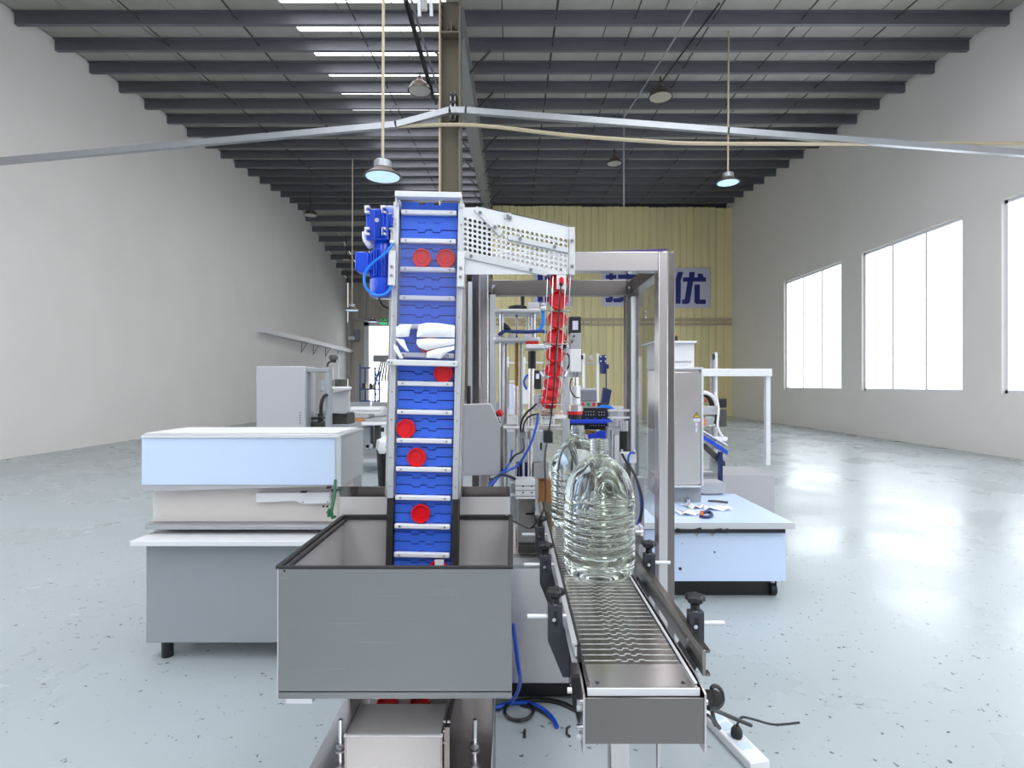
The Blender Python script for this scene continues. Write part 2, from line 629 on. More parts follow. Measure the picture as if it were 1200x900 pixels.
# portal rafter under the purlins, with its fly braces
RX = -1.1
rz = [(10.6, roof_z(10.6) - .62), (26.0, roof_z(26) - .52)]
raf = MB()
for (dx0, dx1, dz0, dz1) in ((-.17, .17, 0, .03), (-.012, .012, .03, .57), (-.17, .17, .57, .6)):
    v = []
    for (Yr, z) in ((10.72, rz[0][1]), (26.1, rz[1][1])):
        v += [(RX + dx0, Yr, z + dz0), (RX + dx1, Yr, z + dz0), (RX + dx1, Yr, z + dz1), (RX + dx0, Yr, z + dz1)]
    raf.add(v, [(0, 1, 2, 3), (7, 6, 5, 4), (0, 4, 5, 1), (1, 5, 6, 2), (2, 6, 7, 3), (3, 7, 4, 0)])
raf = raf.build('rafter', 'galv', ceil)
for Yb in (12.3, 14.3, 17.3, 19.3, 21.3, 23.3):
    zb = roof_z(Yb) - .58
    for s in (-1, 1):
        MB().cyl((RX + s * .1, Yb, zb), (RX + s * .62, Yb + .02, zb + .58), .028, 6).build('fly_brace', 'dark_steel', raf)

# steel column in front of the rafter
YCOL = 10.4
col = thing('steel_column', 'tall taupe steel H column rising behind the belt elevator to the roof', 'column', (px(527.5, YCOL), YCOL + .2, 0))
cx0, cx1 = px(515, YCOL), px(540, YCOL)
MB().box(cx0, cx0 + .03, YCOL - .1, YCOL + .3, 0, 8.75).build('flange', M['cable_beige'], col)  # paler than the other flange: light on this face put into its colour
MB().box(cx1 - .03, cx1, YCOL - .1, YCOL + .3, 0, 8.75).build('flange', 'column', col)
MB().box(cx0 + .03, cx1 - .03, YCOL + .12, YCOL + .14, 0, 8.75).build('web', 'column', col)
MB().box(cx0 + .03, cx1 - .03, YCOL - .1, YCOL + .12, pz(41, YCOL) - .015, pz(41, YCOL) + .015).build('stiffener', 'column', col)
MB().box(px(529, YCOL), px(530, YCOL), YCOL - .05, YCOL + .12, pz(40, YCOL), pz(25, YCOL)).build('gusset', 'column', col)
for (bx_, by_) in ((526, 36), (534, 36), (518, 20), (518, 8), (518, 33)):
    MB().cyl(P(bx_, by_, YCOL + .13), P(bx_, by_, YCOL + .05), .03, 6).build('bolt', 'dark_steel', col)
for s in (527.5, 532.5):
    MB().pbox(s, s + 1.3, 108, 141, YCOL + .0, .12).build('bracket_strap', 'galv', col)
for by_ in (110, 119, 132, 140):
    MB().pbox(526.5, 534.5, by_ - 1.2, by_ + 1.2, YCOL - .02, .05).build('strap_clip', 'dark_steel', col)

# trunking and cables strung across the hall
YTR = 10.24
t = MB()
q = [P(-30, 192, YTR), P(464, 146.5, YTR), P(527, 129.5, YTR), P(546, 130, YTR), P(853, 153.5, YTR), P(1230, 182, YTR)]
for a, b in zip(q[:-1], q[1:]):
    d = b - a
    ang = math.atan2(d.z, d.x)
    t.cbox((a + b) / 2, (d.length + .03, .09, .11), Matrix.Rotation(-ang, 3, 'Y'))
tag(t.build('cable_trunking', 'galv'), 'long grey metal trunking bent around the column below the roof', 'trunking')
tag(MB().tube([P(-30, 190, 10.26), P(300, 162, 10.26), P(420, 152, 10.26), P(480, 147.5, 10.26), P(560, 147, 10.26), P(660, 158, 10.26), P(760, 165.5, 10.26), P(853, 168.5, 10.26), P(1230, 168, 10.26)], .035, 6).build('sagging_cable', 'cable_beige'),
    'beige cable sagging below the metal trunking across the hall', 'cable')
tag(MB().tube([P(731, 241, 15.33), P(731, 122, 15.33)], .026, 6, 0).build('hanger_rod', 'galv'), 'thin vertical rod dropping from the roof to the yellow partition', 'rod')
tag(MB().tube([P(731, 138, 14.5), P(770, 78, 12.4), P(817, 3, 10.5)], .02, 6).build('stay_cable', 'galv'), 'pale slanting stay cable running up to the upper right of the roof', 'cable')
tag(MB().tube([P(843, 4, 10.5), P(800, 62, 12.0), P(775, 96, 13.3)], .018, 5).build('lamp_wire', 'black'), 'dark slanting wire leading down to the right bell lamp', 'cable')
for i, (a, b, lab) in enumerate((((474, 0), (507, 116), 'leftmost of three slanting wires left of the column top'),
                                 ((477, 0), (511, 122), 'middle one of three slanting wires left of the column top'),
                                 ((482, 0), (514, 108), 'pale slanting conduit nearest the column top'))):
    tag(MB().tube([P(a[0], a[1], 10.5), P(b[0], b[1], 14.2)], .026, 5, 0).build('roof_wire', 'galv' if i == 2 else 'black'), lab, 'cable', 'wires beside the column')
uc = thing('projector_lamp', 'white tube lamp in a metal cradle beside the column top', 'lamp', P(495, 22, 10.2))
MB().cyl(P(495, 12, 10.3), P(495, -8, 10.2), .09, 14).build('lamp_tube', 'white', uc)
for xx in (489, 503):
    MB().prism([(px(xx, 10.1), pz(-12, 10.1)), (px(xx + 3, 10.1), pz(-12, 10.1)), (px(xx + 4.5, 10.1), pz(19, 10.1)), (px(xx + .5, 10.1), pz(19, 10.1))], 10.1, 10.14).build('cradle_arm', 'galv', uc)

# ledge with brackets on the left wall
ld = thing('wall_ledge', 'long white cable ledge on small brackets along the left wall', 'ledge', (-XW + .2, 27, 3.3))


def on_left_wall(xp, yp, off=0.0):
    Yw = -(XW - off) * F_PX / (xp - 600.0)
    return Vector((-XW + off, Yw, pz(yp, Yw)))


a, b = on_left_wall(300, 389.5), on_left_wall(409, 414)
v = []
for p in (a, b):
    v += [(-XW, p.y, p.z), (-XW + .35, p.y, p.z), (-XW + .35, p.y, p.z + .2), (-XW, p.y, p.z + .2)]
MB().add(v, [(0, 1, 2, 3), (7, 6, 5, 4), (0, 4, 5, 1), (1, 5, 6, 2), (2, 6, 7, 3), (3, 7, 4, 0)]).build('ledge_board', 'white', ld)
for xp in (353, 367, 381, 396):
    p = on_left_wall(xp, 389.5 + .2248 * (xp - 300))
    MB().tube([(-XW + .02, p.y, p.z - .45), (-XW + .3, p.y, p.z), (-XW + .02, p.y, p.z), (-XW + .02, p.y, p.z - .5)], .022, 5, 0).build('ledge_bracket', 'mid_grey', ld)

# straw-yellow partition with rails and sign boards
YP = 25.6
part = struct(bpy.data.objects.new('wall_partition', None))
COL.objects.link(part)
x = px(577, YP)
i = 0
while x < XW - .05:
    x1 = min(XW, x + 1.03)
    top = pz(241 + (0.6 if i % 3 == 1 else 0) + (x / XW) * 2.2, YP)
    clad_sheet(x, x1, 0, top, YP, 'cladding_sheet', 'yellow_clad' if (i * 7) % 5 < 3 else 'yellow_clad_b', part, 0.34, .05)
    x = x1
    i += 1
for (y0, y1) in ((373, 376.5), (378.5, 381.5)):
    MB().box(px(577, YP), XW, YP - .06, YP, pz(y1, YP), pz(y0, YP)).build('partition_rail', 'cable_beige', part)


def board(x0, x1, y0, y1, label, strokes):
    o = thing('sign_board', label, 'sign', P((x0 + x1) / 2, y1, YP - .05), 'slogan boards on the partition')
    MB().box(px(x0, YP), px(x1, YP), YP - .045, YP + .002, pz(y1, YP), pz(y0, YP)).build('board', 'sign_board', o)
    for s in strokes:
        MB().prism([(px(a, YP), pz(b, YP)) for a, b in s], YP - .055, YP - .045).build('letter_stroke', 'sign_blue', o)
    return o


board(785, 832, 314, 361, 'pale sign board right of the machine post with a blue character', [
    [(794, 319), (800.2, 319), (797, 330.5), (797.6, 332), (797.2, 356), (791.5, 356), (791.5, 327)],
    [(807.5, 319), (813.8, 319), (813.2, 325.3), (817.2, 325.3), (817, 321), (822.6, 321), (824, 325.3), (826.8, 325.3), (826.8, 330.3), (811.8, 330.3), (808, 354.5), (805.5, 356.3), (799, 356.3), (798.8, 351.5), (802, 351), (805.3, 330.3), (800, 330.3), (800, 325.3), (807, 325.3)],
    [(813.4, 333.6), (819.6, 333.6), (819.6, 351.2), (826.6, 351.2), (826.6, 356.4), (815.5, 356.4), (813.4, 354.4)]])
board(705, 752, 314, 359, 'pale sign board left of the machine post with a blue character', [
    [(713.5, 317), (718, 317), (718, 322.5), (722, 322.5), (722, 327), (718, 327), (718, 333), (722, 332), (722, 337), (718, 338), (718, 352.5), (716, 354.5), (710, 354.5), (709, 349.5), (713.5, 349), (713.5, 340), (709.5, 341), (709.5, 336), (713.5, 335), (713.5, 327), (709.5, 327), (709.5, 322.5), (713.5, 322.5)],
    [(733.5, 317), (738, 317), (738, 322), (747, 322), (747, 327), (738, 327), (738, 331), (746.5, 331), (746, 336), (738.5, 345.5), (744, 350), (748, 354.5), (741, 354.5), (735, 349), (728, 354.5), (718.5, 354.5), (718.5, 350), (725, 349.5), (731.5, 345.5), (727, 339), (732, 338), (735, 342.5), (739, 336), (725, 336), (725, 331), (733.5, 331), (733.5, 327), (724, 327), (724, 322), (733.5, 322)]])
board(625, 671, 314, 359, 'pale sign board behind the red cap track with blue strokes', [
    [(630, 318), (636, 318), (636, 354), (630, 354)], [(638.5, 318), (644, 318), (644, 354), (638.5, 354)],
    [(646, 322), (656, 322), (656, 327), (646, 327)], [(660, 317), (665.5, 317), (665.5, 354), (660, 354)], [(648, 340), (670, 336), (670, 341), (648, 345)]])


# ---------------------------------------------------------------- pendant lamps
def led_lamp(x, y, w, Y, ztop, label, lit=True):
    r = w / 2 * Y / F_PX
    c = P(x, y, Y)
    o = thing('pendant_lamp', label, 'lamp', c, 'pendant lamps of the hall')
    MB().lathe([(r * .46, r * .42), (r * .62, r * .3), (r * .97, .04 * r), (r, 0), (r * .97, -.03 * r), (r * .9, -.03 * r), (r * .88, .03 * r)], c, n=32).build('shade', 'lamp_shell', o)
    MB().lathe([(r * .47, r * .43), (r * .47, r * .78), (r * .4, r * .84), (r * .1, r * .86)], c, n=24).build('housing', 'galv', o)
    MB().cyl(c + Vector((0, 0, -.025 * r)), c + Vector((0, 0, .02 * r)), r * .88, 32).build('lens', 'lamp_on' if lit else 'lamp_in', o)
    MB().tube([c + Vector((0, 0, r * .86)), c + Vector((0, 0, r * 1.1))], .02, 6, 0).build('hook', 'galv', o)
    MB().cyl(c + Vector((0, 0, r * 1.05)), (c.x + .02, c.y, roof_z(Y) + .25), .02, 8).build('suspension_rod', 'cable_beige', o)
    return o


def bell_lamp(x, y, w, Y, label, drop=0.45, lit=False):
    r = w / 2 * Y / F_PX
    c = P(x, y, Y)
    o = thing('bell_lamp', label, 'lamp', c, 'bell lamps under the roof')
    MB().lathe([(r, 0), (r * .92, r * .22), (r * .72, r * .55), (r * .4, r * .8), (r * .34, r * .86), (r * .37, r * .8), (r * .68, r * .52), (r * .88, r * .2), (r * .96, 0)], c, n=28, close=False).add([], []).build('shade', 'lamp_shell', o, recalc=False)
    MB().lathe([(r * .9, .02 * r), (r * .84, r * .2), (r * .62, r * .5), (r * .2, r * .75)], c, n=28).build('reflector', 'lamp_on' if lit else 'lamp_in', o)
    MB().cyl(c + Vector((0, 0, r * .75)), c + Vector((0, 0, r * 1.2)), r * .22, 12).build('socket', 'lamp_shell', o)
    MB().tube([c + Vector((0, 0, r * 1.2)), c + Vector((0, 0, max(r * 1.3, roof_z(Y) - c.z + .25)))], .02, 6, 0).build('hanger', 'dark_steel', o)
    return o


led_lamp(448.5, 207, 44, 7.4, 8.6, 'lit round LED lamp on a beige rod above the blue motor')
led_lamp(853, 214, 27, 12.0, 8.9, 'lit round LED lamp above the right end of the yellow partition')
led_lamp(412.5, 363.5, 17, 19.5, 9.2, 'small pendant lamp hanging before the left wall corner')
led_lamp(436.5, 377, 12, 30, 8.3, 'tiny pendant lamp above the bright far doorway')
bell_lamp(492, 107, 28, 13.5, 'dark bell lamp under the roof left of the column')
bell_lamp(774, 114.5, 28, 14.0, 'silver bell lamp under the roof at the upper right')
bell_lamp(720, 192, 18, 18.6, 'smaller bell lamp above the middle of the yellow partition')
bell_lamp(364, 252.5, 16, 23.5, 'bell lamp close to the top of the left wall')
bell_lamp(406, 304.5, 11, 29.0, 'smallest bell lamp at the far end of the left wall')

# far wall fittings
es = thing('exit_sign', 'small green lit exit sign above the far doorway', 'sign', P(449, 379, 34.1))
MB().pbox(445, 453, 374.5, 379.5, 34.1, .15).build('sign_case', 'led', es, .05)
MB().pbox(448, 450, 373.5, 375, 34.05, .1).build('sign_mount', 'green_print', es)
tag(MB().tube([P(409, 444, 34), P(409, 378, 34), P(411, 373.5, 34), P(427, 375, 34), P(466, 378, 34)], .07, 6, 0).build('wall_pipe', 'grey_panel'), 'grey pipe running up the corner and over the far doorway', 'pipe')
tag(MB().box(px(407.5, 33.6), px(414, 33.6), 33.6, 33.9, pz(398, 33.6), pz(394, 33.6)).build('wall_box_light', 'white', bevel=.03), 'small white box light beside the far doorway', 'light')
tag(MB().pprism([(414, 386), (421, 386), (421, 400), (414, 400)], 34.15, .14).build('switch_panel', 'mid_grey', bevel=.03), 'grey switch panel on the far wall left of the doorway', 'panel')

# ---------------------------------------------------------------- bottle caps (one mesh, many caps)
CAP_R = 0.033


def make_cap():
    mb = MB().lathe([(.0005, 0), (CAP_R * .97, 0), (CAP_R, .0015), (CAP_R, .016), (CAP_R * .965, .0175), (CAP_R * .88, .0175), (CAP_R * .83, .0105), (CAP_R * .55, .0100), (CAP_R * .52, .0116), (CAP_R * .12, .0112), (CAP_R * .1, .0125), (.0004, .0125)],
                    (0, 0, 0), (0, -1, 0), n=28)
    return mb.build('bottle_cap', 'red', sharp=30, local=True)


CAP0 = make_cap()
cap_used = [False]


def cap(loc, rot, label, group):
    if not cap_used[0]:
        cap_used[0] = True
        o = CAP0
    else:
        o = CAP0.copy()
        COL.objects.link(o)
    o.location = loc
    o.rotation_euler = rot
    WM[o.name] = Matrix.Translation(Vector(loc))
    return tag(o, label, 'bottle cap', group)


# ---------------------------------------------------------------- belt elevator
YE = 1.95
LEAN = math.radians(1.2)
S = YE / F_PX                                  # metres per pixel at the belt
E_BASE = Vector((px(495, YE) - (pz(649, YE) - .45) * math.tan(LEAN), YE, .45))
el = thing('belt_elevator', 'upright blue cleated belt elevator lifting red caps out of the steel hopper', 'elevator', E_BASE, rot=(0, LEAN, 0))


def eh(y):
    return (pz(y, YE) - .45) / math.cos(LEAN)


def E(u, d, h):
    """point on the elevator: across, behind the belt face, up"""
    return WM[el.name] @ Vector((u, d, h))


TOPH = eh(243)
# belt links with interlocking edges
PITCH = 0.0332


def link_poly(w, p):
    t = .0085
    xs = [(-w, 0), (-w * .43, 0), (-w * .40, -t), (-w * .15, -t), (-w * .12, 0), (w * .10, 0), (w * .13, -t), (w * .38, -t), (w * .41, 0), (w, 0)]
    g = .0015
    low = [(a, b + g) for a, b in xs]
    up = [(a, b + p - g) for a, b in reversed(xs)]
    return low + up


lk = None
h = eh(668)
n_link = 0
while h < TOPH - .012:
    if lk is None:
        lk = MB().prism(link_poly(.1, PITCH), 0, .008).build('belt_link', 'belt', el, local=True, bevel=.0008, seg=1)
        lk.location = (0, 0, h)
    else:
        put(lk, el, (0, 0, h))
    h += PITCH
MB().box(-.099, .099, .009, .016, eh(668), TOPH - .02).build('belt_backing', 'motor_dark', el, local=True)
MB().cyl((-.1, .045, TOPH - .04), (.1, .045, TOPH - .04), .046, 28).build('head_roller', 'belt', el, local=True)
# cleats with their screws
c0 = sc0 = None
for k in range(13):
    hh = eh(649 - 33.2 * k)
    if c0 is None:
        c0 = MB().box(-.0968, .0968, -.02, 0, -.0085, .0085).build('cleat', 'cleat', el, local=True, bevel=.004)
        c0.location = (0, 0, hh)
        sc0 = MB().cyl((0, -.0215, 0), (0, -.0195, 0), .0035, 10).build('screw', 'screw', c0, local=True)
        sc0.location = (-.078, 0, 0)
        put(sc0, c0, (.078, 0, 0))
    else:
        c = put(c0, el, (0, 0, hh))
        for s in (-1, 1):
            put(sc0, c, (s * .078, 0, 0))
# side rails, lower guides
for s in (-1, 1):
    MB().box(min(s * .103, s * .123), max(s * .103, s * .123), -.022, .06, eh(583), TOPH + .01).build('side_rail', 'alu', el, local=True, bevel=.0015)
    MB().box(min(s * .103, s * .125), max(s * .103, s * .125), -.018, .05, eh(700), eh(583)).build('side_guide', 'rubber', el, local=True, bevel=.0015)
    for yy in (265, 300, 336, 372, 460, 492, 536, 569):
        MB().cyl((s * .114, -.0245, eh(yy)), (s * .114, -.02, eh(yy)), .0032, 8).build('rail_screw', 'screw', el, local=True)
    MB().box(s * .128 - .004, s * .128 + .004, -.015, .05, eh(583), TOPH - .02).build('outer_rail', 'steel', el, local=True)
    MB().box(s * .118 - .012, s * .118 + .012, -.05, -.022, eh(338), eh(298)).build('rail_bracket', 'alu_white', el, local=True, bevel=.002)
    for yy in (317, 327):
        MB().cyl((s * .118, -.055, eh(yy)), (s * .118, -.05, eh(yy)), .005, 10).build('bracket_screw', 'screw', el, local=True)
MB().box(-.113, .115, -.05, -.012, eh(236.5), eh(230)).build('top_cover', 'alu_white', el, local=True, bevel=.002)
for s in (-1, 1):
    MB().box(s * .112 - .003, s * .112 + .003, -.03, .06, eh(245), eh(233)).build('cover_lug', 'alu', el, local=True)
MB().box(-.126, .113, -.062, -.022, eh(429.5), eh(423)).build('hinge_bar', 'alu_white', el, local=True, bevel=.003)
for (u, yy) in ((-.118, 426), (-.108, 427), (.104, 426)):
    MB().cyl((u, -.066, eh(yy)), (u, -.062, eh(yy)), .003, 8).build('hinge_screw', 'screw', el, local=True)
# clear cover over the upper belt, its glare modelled as white patches at its foot
cov = MB().box(-.112, .112, -.045, -.042, eh(423), eh(290)).build('clear_cover', 'cover', el, local=True)


def glare_patch(poly, bulge, name='film_flap'):
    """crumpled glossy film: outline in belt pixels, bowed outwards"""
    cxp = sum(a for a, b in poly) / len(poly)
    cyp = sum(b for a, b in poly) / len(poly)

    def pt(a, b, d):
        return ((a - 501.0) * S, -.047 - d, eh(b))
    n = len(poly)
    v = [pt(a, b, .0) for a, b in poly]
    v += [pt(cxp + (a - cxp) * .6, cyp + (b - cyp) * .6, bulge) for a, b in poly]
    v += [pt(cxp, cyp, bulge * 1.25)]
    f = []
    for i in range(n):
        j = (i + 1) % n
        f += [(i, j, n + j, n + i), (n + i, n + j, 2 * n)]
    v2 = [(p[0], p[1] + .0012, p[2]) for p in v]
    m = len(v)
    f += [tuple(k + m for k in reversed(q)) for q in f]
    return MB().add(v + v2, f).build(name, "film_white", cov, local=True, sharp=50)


glare_patch([(468, 385), (476, 382.5), (486, 382), (484, 388), (482.5, 396), (474, 397), (467.5, 397)], .006)
glare_patch([(494, 382), (503, 380), (516, 380), (528, 381.5), (535, 383), (535, 396), (522, 396), (506, 396.5), (491.5, 396.5), (492.5, 389)], .01)
glare_patch([(492, 399), (506, 397.5), (520, 397.8), (535, 397.5), (535, 404), (524, 406.5), (512, 409), (503, 411.5), (494, 408), (491.5, 404)], .008)
glare_patch([(504, 413), (514, 409.5), (535, 405.5), (535, 410), (526, 414), (519, 421), (512, 420), (503, 420)], .006)
glare_patch([(467, 398.5), (477, 399.5), (480, 407), (483.5, 413.5), (480, 413), (473, 406)], .004)
glare_patch([(466, 405), (470, 408), (477, 421.5), (472.5, 421.5), (466, 411)], .004)

# gear motor on the elevator's left shoulder
gm = MB().pbox(428.5, 455, 244, 281, YE - .03, .1).build('gear_motor', 'motor', el, bevel=.006)
for i in range(5):
    MB().pbox(439 + i * 2.3, 440.2 + i * 2.3, 245, 277, YE - .05, .03).build('housing_fin', 'motor', gm)
for (a, b) in ((427, 240.5), (446, 240.5), (427, 266), (446, 266)):
    y0 = b
    MB().pprism([(a, y0), (a + 5.5, y0), (a + 5.5, y0 + 2.5), (a + 2, y0 + 2.5), (a + 2, y0 + 6.5), (a + 5.5, y0 + 6.5), (a + 5.5, y0 + 8.8), (a, y0 + 8.8)], YE - .05, .02).build('corner_lug', 'alu_white', gm)
MB().cyl(P(441.5, 258, YE - .052), P(441.5, 258, YE - .03), .0075, 16).build('filler_plug', 'chrome', gm)
MB().cyl(P(454, 258, YE + .02), P(464, 258, YE + .02), .05, 24).build('output_flange', 'motor', gm)
for (a, b) in ((457, 250), (457, 268), (461, 254), (462, 264)):
    MB().cyl(P(a, b, YE - .038), P(a, b, YE - .02), .004, 8).build('flange_bolt', 'chrome', gm)
mcx = px(448, YE)
MB().lathe([(.02, pz(279, YE)), (.03, pz(281, YE)), (.036, pz(288, YE)), (.038, pz(325, YE)), (.048, pz(327, YE)), (.050, pz(343, YE)), (.045, pz(347.5, YE)), (.02, pz(348.5, YE))][::-1], (mcx, YE + .02, 0), (0, 0, 1), n=28).build('motor_body', 'motor', gm)
for i in range(14):
    th = math.pi + math.pi * (i + .5) / 14
    rr = .041
    MB().cbox((mcx + rr * math.cos(th), YE + .02 + rr * math.sin(th), (pz(294, YE) + pz(325, YE)) / 2), (.0022, .012, 31 * S), Matrix.Rotation(th + math.pi / 2, 3, 'Z')).build('cooling_fin', 'motor', gm)
MB().pprism([(417, 295), (428, 294.5), (432, 297), (432, 315), (428, 319), (420, 319), (417, 316)], YE - .02, .07).build('terminal_box', 'motor', gm, bevel=.004)
MB().pbox(416, 418, 294.5, 317, YE - .022, .075).build('terminal_lid', 'motor', gm, bevel=.002)
MB().pprism([(432, 297), (440, 290), (440, 316), (432, 316)], YE - .01, .05).build('box_neck', 'motor', gm)
MB().tube([P(459.5, 283, YE - .03), P(458, 289, YE - .05), P(449, 299, YE - .055), P(436, 309, YE - .052), P(427.5, 321, YE - .05), P(428, 335, YE - .05), P(436, 344, YE - .05), P(447, 346, YE - .05), P(456, 340, YE - .045), P(461, 326, YE - .03)], .0048, 8).build('loop_cable', 'hose_light', gm)
MB().pbox(456.5, 461.5, 281, 285, YE - .045, .03).build('cable_gland', 'alu_white', gm, bevel=.002)
MB().tube([P(428, 272, YE - .01), P(428.5, 280, YE - .01), P(432, 286, YE - .01), P(434, 289, YE)], .011, 10).build('breather_hose', 'alu_white', gm)
MB().tube([P(444, 349, YE + .02), P(448, 357, YE + .02), P(454, 361, YE + .02), P(461, 363, YE + .02)], .0035, 6).build('power_lead', 'black', gm)

# caps riding on the belt
for (a, b, lab) in ((495, 303.5, 'red cap under the clear cover, left one of the top pair'), (523, 304, 'red cap under the clear cover, right one of the top pair'),
                    (503.5, 405, 'red cap half hidden behind the white film on the cover'), (520, 437.5, 'red cap just under the metal hinge bar of the belt'),
                    (476.5, 502, 'red cap at the left edge of the belt, halfway up'), (489, 535.5, 'red cap on the belt directly below the left edge cap'),
                    (493.5, 601, 'red cap on the belt just above the hopper'), (514, 666, 'red cap with a white paper at the hopper rim')):
    p = P(a, b, YE)
    cap((p.x, YE, p.z), (0, 0, 0), lab, 'red caps on the elevator belt')
tag(MB().pbox(509.5, 520, 656, 664, YE - .0215, .003).build('paper_scrap', 'white'), 'white paper scrap on the lowest red cap', 'paper')

# ---------------------------------------------------------------- perforated chute beside the elevator
YC = 1.925
ch = thing('cap_chute', 'white perforated chute sloping down from the elevator top to the cap track', 'chute', (px(600, YC), YC, pz(321, YC)))
CW, CH, SL = 5.6, 5.85, .215
mb = MB()
NC, NR = 22, 7
X0, Y0 = 545.4 - CW / 2, 256.5 - CH / 2
for i in range(NC):
    for j in range(NR):
        def w(u, t):
            a = X0 + (i + u) * CW
            return P(a, Y0 + (j + t) * CH + SL * (a - X0), YC)
        hx, hy = 2.0 / CW, 2.0 / CH
        ring = [w(.5 + hx * math.cos(k * math.pi / 4 + math.pi / 8), .5 + hy * math.sin(k * math.pi / 4 + math.pi / 8)) for k in range(8)]
        cs = [w(1, 1), w(0, 1), w(0, 0), w(1, 0)]
        n = len(mb.v)
        mb.v += ring + cs
        for q in range(4):
            mb.f += [(n + 8 + q, n + (2 * q + 1) % 8, n + 2 * q), (n + 8 + q, n + 8 + (q + 1) % 4, n + (2 * q + 2) % 8, n + (2 * q + 1) % 8)]
perf = mb.build('perforated_sheet', 'alu_white', ch, recalc=False)
sol = perf.modifiers.new('thickness', 'SOLIDIFY')
sol.thickness = .002
sol.offset = 0
gl, gr = X0, X0 + NC * CW


def gy(a, t):
    return Y0 + t * CH * NR + SL * (a - X0)


MB().pprism([(gl, 243), (566, 243), (669, 266), (669, gy(669, 0)), (gl, gy(gl, 0))], YC - .001, .002).build('upper_strip', 'alu_white', ch)
MB().pprism([(gl, gy(gl, 1)), (gr, gy(gr, 1)), (gr, 321.5), (gl, 321.5)], YC - .001, .002).build('lower_strip', 'alu_white', ch)
MB().pprism([(gl, 248), (566, 248), (577, 251), (577, 318), (gl, 318)], YC + .05, .003).build('rear_sheet', 'dark_steel', ch)
MB().pprism([(gl, 300), (669, 321), (669, 322), (gl, 303)], YC + .002, .08).build('slide_floor', 'steel_dark', ch)
v = []


def strap(a, b, w_, name='strap'):
    a, b = Vector(a), Vector(b)
    d = (b - a).normalized()
    nrm = Vector((-d.y, d.x)) * w_ / 2
    return MB().pprism([tuple(a + nrm), tuple(b + nrm), tuple(b - nrm), tuple(a - nrm)], YC - .008, .007).build(name, 'alu', ch, bevel=.001)


strap((557, 243.5), (587.5, 274.5), 6)
strap((596, 277.5), (666, 293.5), 6)
strap((gl, 298.5), (641, 320), 6.5)
strap((670.5, 266), (670.5, 322), 6.5, 'end_strap')
for (a, b) in ((562.5, 249), (580, 266), (609.5, 279.5), (650, 289), (552, 300), (622, 316), (670.5, 282), (670.5, 312), (595, 253), (598, 255)):
    MB().cyl(P(a, b, YC - .014), P(a, b, YC - .007), .006, 12).build('rivet', 'screw', ch)
MB().pbox(590, 599, 249.5, 256, YC - .006, .05).build('clip_plate', 'alu', ch, bevel=.002)
MB().tube([P(566, 243, YC), P(669, 266, YC)], .0025, 6, 0).build('edge_bead', 'steel_dark', ch)

# ---------------------------------------------------------------- rod track with queued caps
zs, ys_ = [1.86], [1.965]
for ang in (8, 10, 14, 20, 30, 42, 52, 58):
    zs.append(zs[-1] - .0665 * math.cos(math.radians(ang)))
    ys_.append(ys_[-1] + .0665 * math.sin(math.radians(ang)))
ANG = [8, 9, 12, 17, 25, 36, 47, 55, 58]
xs_ = [px(655, 1.95) + (px(644, 2.195) - px(655, 1.95)) * k / 8 for k in range(9)]
ordn = ('topmost', 'second', 'third', 'fourth', 'fifth', 'sixth', 'seventh', 'eighth', 'lowest')
for k in range(9):
    cap((xs_[k], ys_[k], zs[k]), (-math.radians(ANG[k]), 0, 0), f'{ordn[k]} red cap from the top queued in the wire track', 'red caps queued in the wire track')
trk = thing('cap_track', 'wire cage track holding a queue of red caps down to the capping head', 'track', (xs_[-1], ys_[-1], zs[-1] - .05))


def off(k, dx, dn):
    a = math.radians(ANG[k])
    return Vector((xs_[k] + dx, ys_[k] - dn * math.cos(a), zs[k] - dn * math.sin(a)))


for (dx, dn) in ((-.0395, .004), (.0395, .004), (-.022, .026), (.022, .026), (-.022, -.006), (.022, -.006), (.004, .03)):
    pts = [off(0, dx, dn) + Vector((0, 0, .05))] + [off(k, dx, dn) for k in range(9)]
    e = pts[-1] - pts[-2]
    pts.append(pts[-1] + e * .45)
    MB().tube(pts, .0019 if dx != .004 else .003, 6).build('guide_rod', 'chrome' if dx != .004 else 'steel_dark', trk)
for k, t_ in ((1, .5), (3, .2), (5, .0), (7, .2), (8, .3)):
    a, b = k, min(8, k + 1)
    q = [off(a, dx, dn) * (1 - t_) + off(b, dx, dn) * t_ for (dx, dn) in ((-.043, -.009), (-.043, .03), (.043, .03), (.043, -.009), (-.043, -.009))]
    MB().tube(q, .0028, 6, 0).build('cross_ring', 'chrome', trk)
for s in (-1, 1):
    MB().cyl(off(5, s * .048, .0), off(5, s * .036, .035), .006, 10).build('ring_clamp', 'galv', trk)
sp = MB()
sp.pprism([(652.3, 322), (663.5, 322), (663.5, 338.8), (652.3, 338.8)], 1.915, .003)
sp = sp.build('sensor_plate', 'white', trk, bevel=.0008)
MB().pprism([(655.3, 326.5), (657.8, 324), (660.6, 326.5), (660.6, 333), (655.3, 333)], 1.913, .002).build('sensor_window', 'red', sp)
MB().cyl(P(657.5, 333.5, 1.895), P(657.5, 333.5, 1.915), .0065, 12).build('sensor_eye', 'black', sp)
tag(MB().tube([P(657, 336, 1.90), P(655.5, 360, 1.905), P(652.5, 400, 1.94), P(650, 430, 1.97), P(648, 470, 2.0), P(644, 500, 2.05), P(641, 509, 2.1)], .0028, 6).build('sensor_cable', 'black'),
    'thin dark sensor cable hanging down in front of the red caps', 'cable')

